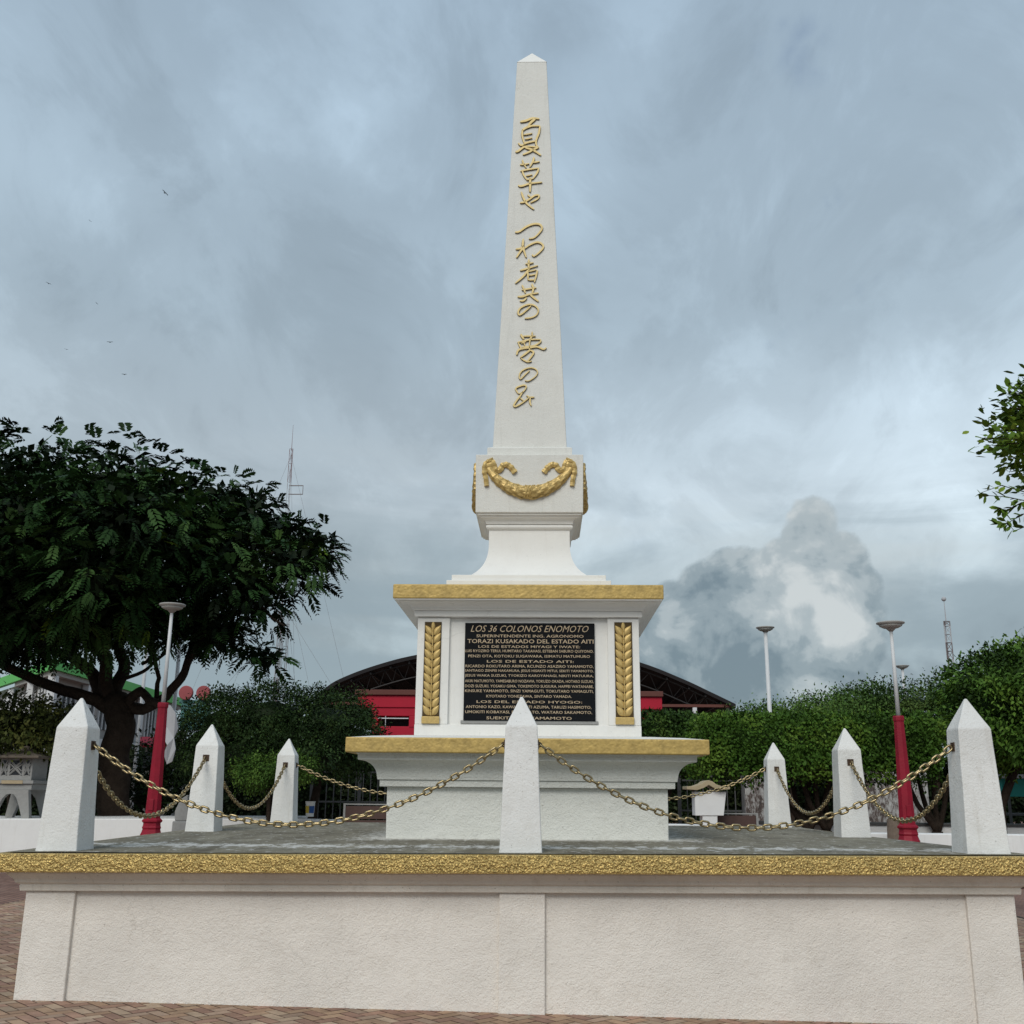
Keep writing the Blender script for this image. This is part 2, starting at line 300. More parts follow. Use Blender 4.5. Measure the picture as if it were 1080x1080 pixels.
# ------------------------------------------------------------------ mesh helpers
class MB:
    def __init__(s): s.v = []; s.f = []
    def add(s, vs, fs, M=None):
        o = len(s.v); s.v += [tuple(M @ Vector(p)) if M is not None else tuple(p) for p in vs]; s.f += [tuple(i+o for i in f) for f in fs]; return s
    def box(s, x0, x1, y0, y1, z0, z1, M=None):
        return s.add([(x0,y0,z0),(x1,y0,z0),(x1,y1,z0),(x0,y1,z0),(x0,y0,z1),(x1,y0,z1),(x1,y1,z1),(x0,y1,z1)],
              [(3,2,1,0),(4,5,6,7),(0,1,5,4),(1,2,6,5),(2,3,7,6),(3,0,4,7)], M)
    def sq(s, prof, cx=0, cyy=0, cap=True, rot=None):     # mitred square profile: [(half width, z)]
        vs = []; fs = []
        for wd, z in prof: vs += [(cx-wd, cyy-wd, z), (cx+wd, cyy-wd, z), (cx+wd, cyy+wd, z), (cx-wd, cyy+wd, z)]
        for k in range(len(prof)-1):
            for i in range(4): a = 4*k+i; b = 4*k+(i+1) % 4; fs.append((a, b, b+4, a+4))
        if cap: fs.append((3, 2, 1, 0)); n = 4*(len(prof)-1); fs.append((n, n+1, n+2, n+3))
        return s.add(vs, fs)
    def rings(s, pts, rad, n=10, cap=True, sx=1.0):       # tube along points with radii
        vs = []; fs = []; pts = [Vector(p) for p in pts]; up = None
        for k, p in enumerate(pts):
            tg = (pts[min(k+1, len(pts)-1)]-pts[max(k-1, 0)])
            tg = tg.normalized() if tg.length > 1e-9 else Vector((0,0,1))
            if up is None: up = Vector((1,0,0)) if abs(tg.x) < .9 else Vector((0,1,0))
            a = (up - tg*up.dot(tg)).normalized(); b = tg.cross(a); up = a
            r = rad[k] if hasattr(rad, '__len__') else rad
            for i in range(n):
                q = 2*math.pi*i/n; vs.append(tuple(p + a*(r*math.cos(q)) + b*(r*math.sin(q))))
        for k in range(len(pts)-1):
            for i in range(n): a = k*n+i; b = k*n+(i+1) % n; fs.append((a, b, b+n, a+n))
        if cap: fs.append(tuple(range(n))[::-1]); o = n*(len(pts)-1); fs.append(tuple(o+i for i in range(n)))
        return s.add(vs, fs)
    def lathe(s, prof, c=(0,0,0), n=24):
        return s.rings([(c[0], c[1], c[2]+z) for r, z in prof], [max(r, 1e-4) for r, z in prof], n) if all(prof[i+1][1] > prof[i][1] for i in range(len(prof)-1)) else s._lathe(prof, c, n)
    def _lathe(s, prof, c, n):
        vs = []; fs = []
        for r, z in prof:
            for i in range(n): q = 2*math.pi*i/n; vs.append((c[0]+r*math.cos(q), c[1]+r*math.sin(q), c[2]+z))
        for k in range(len(prof)-1):
            for i in range(n): a = k*n+i; b = k*n+(i+1) % n; fs.append((a, b, b+n, a+n))
        fs.append(tuple(range(n))[::-1]); o = n*(len(prof)-1); fs.append(tuple(o+i for i in range(n)))
        return s.add(vs, fs)
    def build(s, name, mat, parent=None, smooth=False, bevel=0, seg=2):
        me = bpy.data.meshes.new(name); me.from_pydata(s.v, [], s.f)
        bm = bmesh.new(); bm.from_mesh(me)
        bmesh.ops.recalc_face_normals(bm, faces=bm.faces)
        if bevel:
            ed = [e for e in bm.edges if len(e.link_faces) == 2 and e.calc_face_angle(0) > .35]
            bmesh.ops.bevel(bm, geom=ed, offset=bevel, segments=seg, affect='EDGES', profile=.5, clamp_overlap=True)
        if smooth:
            for f in bm.faces: f.smooth = True
        bm.to_mesh(me); bm.free()
        me.materials.append(mat); o = bpy.data.objects.new(name, me); COL.objects.link(o)
        if parent: attach(o, parent)
        return o
def world_of(o): return (world_of(o.parent) if o.parent else Matrix()) @ o.matrix_basis
def attach(o, parent):
    o.parent = parent; o.matrix_parent_inverse = Matrix()
    if o.type == 'MESH' and o.matrix_basis == Matrix():      # geometry was written in world space
        if not o.data.get('local'): o.data.transform(world_of(parent).inverted()); o.data['local'] = 1
def tag(o, label=None, cat=None, group=None, kind=None):
    if label: o['label'] = label
    if cat: o['category'] = cat
    if group: o['group'] = group
    if kind: o['kind'] = kind
    return o
def empty(name, loc, label=None, cat=None, group=None):
    o = bpy.data.objects.new(name, None); COL.objects.link(o); o.location = loc; o.empty_display_size = .2
    return tag(o, label, cat, group, 'thing')

# ------------------------------------------------------------------ ground
def gz(x, y):
    k = max(-7, min(7, x)); return -1.173 - .0115*k
mb = MB()
xs = [-900, -60, -7, -3, 0, 3, 7, 60, 900]; ys = [-60, -12, 0, 12, 60, 1800]
for y in ys:
    for x in xs: mb.v.append((x, y, gz(x, y)-.022))
nx = len(xs)
for j in range(len(ys)-1):
    for i in range(nx-1): mb.f.append((j*nx+i, j*nx+i+1, (j+1)*nx+i+1, (j+1)*nx+i))
tag(mb.build('ground', M_ground), kind='structure')

def herringbone():                  # real pavers round the platform, 45 degree herringbone
    L, W, H, G = .20, .10, .022, .007
    vs, fs, cols = [], [], []
    ca, sa = math.cos(R(45)), math.sin(R(45))
    pal = [(.37,.24,.16),(.36,.22,.16),(.40,.27,.18),(.33,.20,.15),(.43,.32,.23),(.38,.27,.20)]
    def put(cx, cyy, horiz):
        X = cx*ca - cyy*sa; Y = cx*sa + cyy*ca
        if abs(X) > 7.2 or Y > 5.5 or Y < -6.2: return
        if abs(X+.045) < 3.75 and abs(Y) < 3.75: return
        hx, hy = ((L-G)/2, (W-G)/2) if horiz else ((W-G)/2, (L-G)/2)
        o = len(vs); j = random.uniform(-.001, .001); tx = random.uniform(-.006, .006)
        for zl, sh in ((0, 0), (H-.0020, 0), (H, .005)):
            for a, b in ((-1,-1),(1,-1),(1,1),(-1,1)):
                u, v_ = cx+a*(hx-sh), cyy+b*(hy-sh); x = u*ca-v_*sa; y = u*sa+v_*ca
                vs.append((x, y, gz(x, y)-.022+zl+(j+tx*(x-X) if zl else 0)))
        for k in (0, 4):
            for i in range(4): fs.append((o+k+i, o+k+(i+1) % 4, o+k+4+(i+1) % 4, o+k+4+i))
        fs.append((o+8, o+9, o+10, o+11))
        n = noise.noise(Vector((X*.5, Y*.5, 3)))*.5+.5; c = random.choice(pal); q = (.72+.5*n)*random.uniform(.8, 1.15)
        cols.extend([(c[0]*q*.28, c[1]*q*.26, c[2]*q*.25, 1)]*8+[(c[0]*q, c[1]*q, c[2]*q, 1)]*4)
    N = 60
    for i in range(-2*N, 2*N):
        for j in range(-2*N, 2*N):
            # herringbone lattice: L-shaped pairs
            if (i - j) % 4 == 0: put((i+1)*W, (j+.5)*W, True)
            elif (i - j) % 4 == 2: put((i+.5)*W, (j)*W, False)   # vertical brick covers (i, j-1) and (i, j)
    me = bpy.data.meshes.new('brick_paving'); me.from_pydata(vs, [], fs); a = me.color_attributes.new('tint', 'FLOAT_COLOR', 'POINT')
    a.data.foreach_set('color', np.array(cols, dtype=np.float32).ravel()); me.materials.append(M_brick)
    o = bpy.data.objects.new('brick_paving', me); COL.objects.link(o); tag(o, kind='structure')
    mb = MB(); 
    for (x0, x1) in ((-7.3, 0), (0, 7.3)):
        mb.add([(x0, -6.3, gz(x0, 0)-.010), (x1, -6.3, gz(x1, 0)-.010), (x1, 5.6, gz(x1, 0)-.010), (x0, 5.6, gz(x0, 0)-.010)], [(0,1,2,3)])
    tag(mb.build('paving_bed', M_joint), kind='structure')
herringbone()

# ------------------------------------------------------------------ the platform
def warp(x, y):                      # the old slab is a little out of level along its front
    return .0075*x*max(0.0, min(1.0, (-y+.5)/4.3))
def plat():
    root = empty('platform', (-.045, 0, -1.18), 'square white plaster platform with rough gold rim that carries the obelisk and the posts', 'platform')
    def ring(mbx, prof, cx=-.045, zw=True, split=12):
        # profile swept round a square, front edges subdivided so the warp shows
        vs = []; fs = []; per = []
        for wd, z in prof:
            row = []
            for (ax, ay, bx, by) in ((-1,-1,1,-1),(1,-1,1,1),(1,1,-1,1),(-1,1,-1,-1)):
                for k in range(split):
                    q = k/split; x = (ax+(bx-ax)*q)*wd+cx; y = (ay+(by-ay)*q)*wd
                    jit = noise.noise(Vector((x*1.7, y*1.7, z*5)))*.004
                    row.append((x+jit, y+jit, z + (warp(x, y) if z > -.6 else gz(x, y)+1.173)))
            per.append(row)
        n = len(per[0])
        for row in per: vs += row
        for k in range(len(per)-1):
            for i in range(n): a = k*n+i; b = k*n+(i+1) % n; fs.append((a, b, b+n, a+n))
        mbx.add(vs, fs); return mbx
    b = ring(MB(), [(3.836, -1.25), (3.836, -.95), (3.836, -.60), (3.836, -.30)]); b.build('wall', M_plat, root)
    def pil(x0, x1, name):             # pilasters: corners and middle of each face, 35 mm proud
        for face in range(4):
            p = MB()
            M = Matrix.Rotation(face*math.pi/2, 4, 'Z'); M = Matrix.Translation((-.045, 0, 0)) @ M
            vs = []
            for z in (-1.25, -.62, -.304):
                for x in (x0, x1):
                    for y in (-3.87 if abs(x0) > 1 else -3.876, -3.78):
                        q = M @ Vector((x, y, z)); q.z += warp(q.x, q.y) if z > -.6 else gz(q.x, q.y)+1.173; vs.append(tuple(q))
            f = []
            for k in (0, 4): f += [(k, k+2, k+6, k+4), (k+2, k+3, k+7, k+6), (k+3, k+1, k+5, k+7), (k+1, k, k+4, k+5)]
            f += [(0, 1, 3, 2), (8, 10, 11, 9)]
            p.add(vs, f); p.build(name, M_plat, root, bevel=.008)
    pil(-.112, .246, 'middle_pilaster'); pil(-3.868, -3.473, 'corner_pilaster'); pil(3.50, 3.862, 'corner_pilaster')
    l = ring(MB(), [(3.79, -.302), (3.90, -.302), (3.905, -.298), (3.91, -.262), (3.905, -.252), (3.935, -.235), (3.945, -.21), (3.99, -.165), (3.99, -.150)], split=40); l.build('ledge_moulding', M_ledge, root)
    g = ring(MB(), [(3.98, -.149), (4.08, -.150), (4.088, -.140), (4.092, -.08), (4.088, -.018), (4.078, -.012), (3.95, -.011)], split=60); g.build('gold_rim', M_goldr, root)
    d = MB(); n = 40
    for j in range(n+1):
        for i in range(n+1):
            x = -4.055+8.02*i/n; y = -4.01+8.02*j/n; d.v.append((x, y, warp(x, y)-.004+noise.noise(Vector((x*.9, y*.9, 0)))*.004))
    for j in range(n):
        for i in range(n): a = j*(n+1)+i; d.f.append((a, a+1, a+n+2, a+n+1))
    d.build('deck', M_deck, root)
plat()

# ------------------------------------------------------------------ the monument
MX = .018
mon = empty('obelisk_monument', (MX, 0, 0), 'tall white obelisk monument with gold Japanese characters on a stepped pedestal with black plaque', 'monument')
def arc(x0, z0, x1, z1, n=8, kind='out'):
    pts = []
    for k in range(n+1):
        q = k/n*math.pi/2
        if kind == 'in': pts.append((x0+(x1-x0)*(1-math.cos(q)), z0+(z1-z0)*math.sin(q)))
        else: pts.append((x0+(x1-x0)*math.sin(q), z0+(z1-z0)*(1-math.cos(q))))
    return pts
def sqpart(name, prof, mat, bevel=.006, smooth=False, parent=mon):
    return MB().sq(prof, MX, 0).build(name, mat, parent, smooth, bevel)
sqpart('lower_pedestal', [(1.436, -.02), (1.442, .503)], M_rough)
sqpart('lower_band', [(1.510, .503), (1.512, .572)], M_rough)
sqpart('lower_cove', [(1.532, .572), (1.536, .60)] + arc(1.538, .605, 1.708, .763, 10, 'in') + [(1.712, .768), (1.714, .818), (1.735, .832)], M_rough, .003)
sqpart('lower_gold_slab', [(1.818, .832), (1.824, .84), (1.824, .975), (1.818, .982)], M_gold, .008)
sqpart('sloped_step', [(1.80, .982), (1.60, 1.006), (1.30, 1.03), (1.225, 1.034)], M_mon, .002)
# block with a sunk panel for the plaque on the front
BW, BZ0, BZ1 = 1.206, 1.030, 2.304
def P(px, py, y): q = at(px, py, y); return q
def block():
    mb = MB(); x0 = P(473.4, 700, -BW).x; x1 = P(641.3, 700, -BW).x; zt = 2.304; zb = P(556, 764.5, -BW).z; D = .045
    mb.box(MX-BW, MX+BW, -BW+D, BW, BZ0, zt)                       # core
    mb.box(MX-BW, x0, -BW, -BW+D+.001, zb, zt)
    mb.box(x1, MX+BW, -BW, -BW+D+.001, zb, zt)
    o = MB().box(MX-BW, MX+BW, -BW+D, BW, BZ0, zt).build('plaque_block', M_mon, mon, bevel=.006)
    MB().box(MX-BW, x0, -BW, -BW+D+.002, zb, zt-.002).build('corner_pilaster', M_mon, mon, bevel=.006)
    MB().box(x1, MX+BW, -BW, -BW+D+.002, zb, zt-.002).build('corner_pilaster', M_mon, mon, bevel=.006)
    MB().box(MX-BW-.003, MX+BW+.003, -BW-.004, -BW+D+.002, BZ0+.002, zb-.001).build('block_plinth', M_mon, mon, bevel=.006)
    return D
D_ = block()
sqpart('upper_band', [(1.243, 2.306), (1.243, 2.372)], M_mon)
sqpart('upper_cove', [(1.255, 2.372), (1.262, 2.380)] + arc(1.27, 2.385, 1.385, 2.445, 8, 'in') + [(1.392, 2.449), (1.396, 2.4555)], M_mon, .002)
sqpart('soffit', [(1.441, 2.456), (1.446, 2.467)], M_mon, .002)
sqpart('upper_gold_slab', [(1.449, 2.4675), (1.456, 2.474), (1.457, 2.616), (1.450, 2.624)], M_gold, .006)
sqpart('step', [(.86, 2.61), (.86, 2.70)], M_mon)
sqpart('step', [(.81, 2.70), (.81, 2.765)], M_mon)
def wz(px, py, side=-1):             # half width and height of the square level whose front left corner is at this pixel
    wv = 1.0
    for _ in range(20): q = at(px, py, -wv); wv = abs(q.x-MX)
    return wv, q.z
neck = [wz(515.9, 558.2), wz(515.7, 572), wz(514.9, 582), wz(512.6, 590), wz(508.5, 597), wz(503.2, 602.3), wz(497.5, 606.0)]
neck = [(a, z) for a, z in neck][::-1]
nk = []
for i in range(len(neck)-1):
    p0, p1, p2, p3 = neck[max(i-1, 0)], neck[i], neck[i+1], neck[min(i+2, len(neck)-1)]
    for k in range(5):
        q = k/5; nk.append(tuple(.5*((2*p1[j])+(-p0[j]+p2[j])*q+(2*p0[j]-5*p1[j]+4*p2[j]-p3[j])*q*q+(-p0[j]+3*p1[j]-3*p2[j]+p3[j])*q**3) for j in (0, 1)))
neck = nk+[neck[-1]]
s1 = wz(476.4, 606.1); s0 = wz(470.8, 611.7)
bpy.data.objects['step'].data.clear_geometry() if False else None
for o in [o for o in mon.children if o.name.startswith('step')]: bpy.data.objects.remove(o)
sqpart('step', [(s0[0], 2.60), (s0[0], s0[1])], M_mon)
sqpart('step', [(s1[0], s0[1]), (s1[0], s1[1])], M_mon)
sqpart('flared_neck', [(neck[0][0]+.01, s1[1]-.001)] + [(a, max(z, s1[1]+.001+i*.001)) for i, (a, z) in enumerate(neck)], M_mon, 0, False)
sqpart('torus_moulding', [(.490, 3.474)] + [(.492+.024*math.sin(math.pi*k/8), 3.474+.062*k/8) for k in range(1, 8)] + [(.495, 3.538)], M_mon, 0)
sqpart('cyma_moulding', [(.500, 3.538)] + arc(.515, 3.540, .580, 3.605, 8, 'in') + [(.584, 3.610), (.586, 3.624), (.610, 3.626), (.612, 3.647)], M_mon, 0)
sqpart('garland_box', [(.635, 3.647), (.643, 4.364)], M_shaft, .008)
sqpart('shaft_step', [(.525, 4.363), (.514, 4.375), (.514, 4.492), (.47, 4.515)], M_shaft, .003)
apx = at(559.6, 56.1, 0).z
def shaft():
    n = 26; prof = []
    for k in range(n+1):
        q = k/n; prof.append((.451+(.204-.451)*q, 4.512+(10.213-4.512)*q))
    return MB().sq(prof, MX, 0).build('shaft', M_shaft, mon, bevel=.010)
shaft()
MB().add([(MX-.207, -.207, 10.213), (MX+.207, -.207, 10.213), (MX+.207, .207, 10.213), (MX-.207, .207, 10.213), (MX, 0, apx)], [(3,2,1,0), (0,1,4), (1,2,4), (2,3,4), (3,0,4)]).build('pyramid_cap', M_mon, mon, bevel=.004)
def shaft_w(z): return .451+(.204-.451)*(z-4.512)/(10.213-4.512)
def on_shaft(px, py):
    y = -.33
    for _ in range(12): q = at(px, py, y); y = -shaft_w(q.z)
    return q
TAPN = Vector((0, -(10.213-4.512), .247*-1)).normalized(); TAPN = Vector((0, -1, -.0433)).normalized() * -1; TAPN = Vector((0, -1, .0433)).normalized()
def brush(mb, pts, wpx, M=1.0, back=.004, proud=.022):
    # pts: world points on the shaft face; smooth them and sweep a flat raised stroke
    P_ = [Vector(p) for p in pts]; out = []
    if len(P_) > 2:
        ext = [2*P_[0]-P_[1]] + P_ + [2*P_[-1]-P_[-2]]
        for i in range(1, len(ext)-2):
            for k in range(4):
                q = k/4; a, b, c, d = ext[i-1:i+3]
                out.append(.5*((2*b)+(-a+c)*q+(2*a-5*b+4*c-d)*q*q+(-a+3*b-3*c+d)*q**3))
        out.append(P_[-1])
    else: out = [P_[0].lerp(P_[1], k/3) for k in range(4)]
    n = len(out); vs = []; fs = []
    for i, p in enumerate(out):
        t_ = (out[min(i+1, n-1)]-out[max(i-1, 0)]).normalized(); s_ = t_.cross(TAPN).normalized()
        q = i/(n-1); hw = wpx*.5*(.78+.30*math.sin(math.pi*min(1, q*1.15+.05)))
        if i == 0: hw *= .55
        if i == n-1: hw *= .62
        for a, h in ((-1, -back), (-1, proud), (1, proud), (1, -back)):
            sh = 1.0 if h < 0 else .82
            vs.append(tuple(p + s_*(a*hw*sh) + TAPN*h))
    for i in range(n-1):
        for k in range(4): a = 4*i+k; b = 4*i+(k+1) % 4; fs.append((a, b, b+4, a+4))
    fs += [(3,2,1,0), (4*n-4, 4*n-3, 4*n-2, 4*n-1)]
    mb.add(vs, fs)
CH = [ (18, 530, 115, [([(335,258),(450,235),(570,190),(700,200)],3.3), ([(630,195),(545,265),(488,335)],3.6), ([(365,425),(450,370),(560,335),(705,335)],3.2),
        ([(378,405),(376,520),(412,665)],2.6), ([(712,335),(690,470),(640,600),(640,690),(685,755)],2.8), ([(400,505),(565,475)],2.0), ([(425,588),(565,562)],2.0),
        ([(400,690),(460,655),(640,620)],3.0), ([(300,660),(355,705),(430,680)],2.4), ([(245,825),(300,812),(430,730),(660,735)],3.0), ([(690,735),(580,790),(490,840),(385,880)],3.0), ([(430,750),(560,785),(640,830),(728,892)],3.2)]),
 (15.43, 530, 160, [([(285,222),(350,220),(435,205)],2.2), ([(322,145),(340,200),(388,275)],2.3), ([(512,98),(500,160),(445,260)],2.8), ([(490,190),(605,172)],2.3),
        ([(292,328),(430,300),(595,278)],2.5), ([(318,318),(350,400),(405,478)],2.3), ([(590,285),(560,360),(498,448)],2.6), ([(385,405),(485,385)],1.9), ([(395,470),(505,448)],2.2), ([(255,560),(310,572),(450,530),(645,508)],2.8), ([(450,430),(450,560),(448,668)],3.3)]),
 (15.43, 530, 160, [([(285,842),(350,832),(430,790),(520,728),(592,722),(570,780),(455,840)],2.6), ([(305,665),(345,770),(400,860),(512,950)],3.0), ([(410,715),(455,750)],2.2)]),
 (18, 530, 230, [([(238,280),(320,270),(450,180),(580,128),(700,132),(750,200),(700,290),(600,385),(500,405)],2.9)]),
 (18, 530, 230, [([(395,408),(390,560),(450,760)],3.2), ([(250,602),(340,590),(405,535)],2.6), ([(395,575),(330,660),(265,765)],3.0), ([(415,592),(520,520),(640,472),(730,490),(775,560),(700,660),(600,735),(560,705)],2.7)]),
 (15.43, 530, 270, [([(430,65),(425,150),(430,245)],2.9), ([(372,142),(505,118)],2.2), ([(285,248),(400,215),(575,165)],2.5), ([(425,230),(340,340),(208,455)],2.9), ([(412,260),(415,405)],2.5), ([(420,265),(550,235)],2.1), ([(568,240),(545,340),(518,438)],2.6), ([(430,328),(545,310)],1.9), ([(420,400),(530,400)],2.3)]),
 (15.43, 530, 270, [([(318,482),(345,540),(372,615)],2.6), ([(478,462),(500,540),(482,625)],3.1), ([(312,562),(430,545),(550,525)],2.3), ([(245,672),(330,670),(430,635),(585,612)],3.1), ([(395,688),(340,738),(280,740)],2.5), ([(450,640),(510,690),(585,750)],3.1)]),
 (15.43, 530, 270, [([(465,820),(380,900),(280,970),(255,920),(300,850),(420,800),(520,815),(580,880),(560,960),(480,1010),(362,1025)],2.5)]),
 (18, 530, 345, [([(345,145),(380,200),(405,245)],3.2), ([(390,185),(500,182),(628,182)],2.2), ([(562,98),(560,180),(520,260),(510,445)],2.5), ([(282,302),(400,278),(530,248),(725,245)],2.5), ([(300,310),(345,395),(375,425)],2.3), ([(350,322),(445,290)],1.7), ([(405,310),(432,375)],1.7), ([(725,250),(715,295),(600,362),(370,392)],2.2), ([(268,540),(300,450),(400,415),(520,402),(660,385),(775,432),(832,400)],2.9), ([(525,445),(430,520),(335,592)],2.9), ([(520,445),(590,490),(530,590),(478,655)],2.8), ([(350,605),(470,668),(555,655)],2.0)]),
 (18, 530, 380, [([(515,205),(440,270),(342,365),(318,300),(360,220),(450,168),(550,152),(630,180),(665,240),(620,320),(500,400),(425,395)],1.9)]),
 (18, 530, 380, [([(300,645),(252,550),(330,500),(420,482),(450,520),(390,610),(310,645)],2.2), ([(385,600),(340,680),(250,800),(215,870),(260,882),(400,800),(500,712),(455,680)],2.4), ([(335,722),(405,785)],1.9), ([(500,712),(605,710)],2.3), ([(530,715),(520,800),(545,875)],2.5)]),
]
for sc, ox, oy, strokes in CH:
    mb = MB(); mb2 = MB()
    for pts, wpx in strokes:
        wp = [on_shaft(ox+x/sc, oy+y/sc) for x, y in pts]
        dist = (wp[0]-CAM).length; wm = wpx*.78*dist/F_PX
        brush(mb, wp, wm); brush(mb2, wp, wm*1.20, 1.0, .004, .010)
    ch_ = mb.build('inscription_character', M_gchar, mon); mb2.build('character_shadow_outline', M_gdark, ch_)  # dark, wider backing stroke added as a shadow outline round each character

# laurel panels
def laurel(cx_top, cx_bot, ztop, zbot, hw):
    root = MB().box(-hw, hw, -.008, .002, 0, ztop-zbot).build('laurel_panel', M_gdark, None)
    root.location = ((cx_top+cx_bot)/2-MX, -BW-.001, zbot); root.parent = mon
    H = ztop-zbot; rows = 11; foot = .085
    MB().box(-hw-.004, hw+.004, -.032, -.004, 0, foot-.01).build('panel_foot', M_gleaf, None, bevel=.006).parent = root
    lv = MB()
    def leaf(bx, bz, ang, ln, wd):
        c, s_ = math.cos(ang), math.sin(ang); n = 8; vs = []; fs = []
        for i in range(n+1):
            q = i/n; ww = wd*math.sin(math.pi*min(1, q**.8))**.8*.5 if 0 < q < 1 else .001
            x, z = q*ln, 0
            hh = -.014-.002*math.sin(math.pi*q)
            for o, y in ((-ww, -.006), (-ww*.55, hh), (0, hh-.004), (ww*.55, hh), (ww, -.006)):
                X = x*s_ + o*c; Z = x*c - o*s_
                X = max(-hw+.002, min(hw-.002, bx+X)); vs.append((X, y, min(H-.003, bz+Z)))
        for i in range(n):
            for k in range(4): a = 5*i+k; fs.append((a, a+1, a+6, a+5))
        lv.add(vs, fs)
    pitch = (H-foot-.06)/rows
    for r in range(rows):
        z = foot+.00+r*pitch
        for sgn in (-1, 1): leaf(0.006*sgn, z, sgn*R(36), pitch*1.56, hw*.80)
    leaf(0, foot+rows*pitch-.03, 0, pitch*1.2, hw*.5)
    lv.build('leaves', M_gleaf, None, smooth=True).parent = root
    sp = MB().box(-.005, .005, -.030, -.006, foot, H-.04)
    for r in range(rows): sp.add(*sphere(.009, (0, -.028, foot+.05+r*pitch)))
    sp.build('stem', M_gleaf, None).parent = root
def sphere(r, c, nu=8, nv=5, sc=(1,1,1)):
    vs = [(c[0], c[1], c[2]-r*sc[2])]; fs = []
    for j in range(1, nv):
        ph = -math.pi/2+math.pi*j/nv
        for i in range(nu):
            q = 2*math.pi*i/nu; vs.append((c[0]+r*math.cos(ph)*math.cos(q)*sc[0], c[1]+r*math.cos(ph)*math.sin(q)*sc[1], c[2]+r*math.sin(ph)*sc[2]))
    vs.append((c[0], c[1], c[2]+r*sc[2])); N = len(vs)-1
    for i in range(nu): fs.append((0, 1+(i+1) % nu, 1+i)); fs.append((N, N-nu+i, N-nu+(i+1) % nu))
    for j in range(nv-2):
        for i in range(nu): a = 1+j*nu+i; b = 1+j*nu+(i+1) % nu; fs.append((a, b, b+nu, a+nu))
    return vs, fs
for (xt0, xt1, yt, xb0, xb1, yb) in ((448.5, 466.2, 656, 444.3, 463.3, 763.3), (647.4, 665.9, 656.4, 650.3, 668.7, 764.3)):
    a = at((xt0+xt1)/2, yt, -BW); b = at((xb0+xb1)/2, yb, -BW); hw = (at(xt1, yt, -BW).x-at(xt0, yt, -BW).x)/2
    laurel(a.x, b.x, a.z, b.z, hw)

# plaque with its lettering
py_ = -BW+D_-.030
tl, tr = at(491.1, 656.3, py_), at(627.1, 658, py_); bl, br = at(488.1, 758.5, py_), at(628.1, 761.5, py_)
PX0, PX1, PZ1, PZ0 = (tl.x+bl.x)/2, (tr.x+br.x)/2, (tl.z+tr.z)/2, (bl.z+br.z)/2
plaque = MB().box(PX0, PX1, py_, -BW+D_+.001, PZ0, PZ1).build('plaque', M_plaque, mon, bevel=.004)
MB().box(PX0-.03, PX1+.03, py_+.012, -BW+D_+.0005, PZ0-.035, PZ0-.001).build('plaque_rim', M_stone, plaque, bevel=.004)
LINES = [("LOS 36 COLONOS ENOMOTO", 152, 52, 115, 950, .35), ("SUPERINTENDENTE ING. AGRONOMO", 205, 22, 155, 915, 0), ("TORAZI KUSAKADO DEL ESTADO AITI", 243, 32, 90, 985, 0),
 ("LOS DE ESTADOS MIYAGI Y IWATE:", 282, 20, 168, 890, 0), ("LUIS RYOZIRO TERUI, HUMITARO TAKAHASI, ESTEBAN SABURO QUIYONO,", 315, 25, 72, 985, 0),
 ("PENZI OTA, KOTOKU SUGAWARA, ISIMATU MATUMURO", 352, 24, 95, 960, 0), ("LOS DE ESTADO AITI:", 388, 20, 228, 845, 0),
 ("RICARDO ROKUTARO ARIMA, RCUNZO ASAZIRO YAMAMOTO,", 424, 25, 75, 985, 0), ("SANTIAGO ZENPEI NAKAMURA, JESUS HISAKITI MITUI, SEKITI YAMAMOTO,", 457, 25, 70, 985, 0),
 ("JESUS WAKA SUZUKI, TYOKIZO KAROYANAGI, NIKITI MATUURA,", 492, 25, 70, 985, 0), ("AKIRI MATUMOTO, YAMESABURO NOZAWA, YOKUZO OKADA, HOTARO SUZUKI,", 530, 25, 70, 985, 0),
 ("DOZI SUZUKI, YOSAKU GIMA, TOKEMOTO SUGIURA, HAPPEI WATANABE,", 566, 25, 70, 985, 0), ("KINSUKE YAMAMOTO, SINZI YAMAGUTI, TOKUTARO YAMAGUTI,", 600, 25, 70, 985, 0),
 ("KYOTARO YONEZAWA, SINTARO YAMADA.", 637, 24, 222, 830, 0), ("LOS DEL ESTADO HYOGO:", 675, 20, 152, 905, 0), ("ANTONIO KAZO, KAWADA  OTI AZUMA, TARUZI HASIMOTO,", 712, 25, 75, 970, 0),
 ("UMOKITI KOBAYASI, EIKITI KATO, WATARO SAKAMOTO,", 748, 25, 70, 975, 0), ("SUEKITI  KITI YAMAMOTO", 788, 22, 222, 830, 0)]
def text_mesh(txt, shear=0, extrude=.02, bold=.0):
    c = bpy.data.curves.new('txt', 'FONT'); c.body = txt; c.shear = shear; c.extrude = extrude; c.offset = bold; c.resolution_u = 2
    o = bpy.data.objects.new('txt', c); COL.objects.link(o); bpy.context.view_layer.update()
    me = bpy.data.meshes.new_from_object(o.evaluated_get(bpy.context.evaluated_depsgraph_get())); bpy.data.objects.remove(o); return me
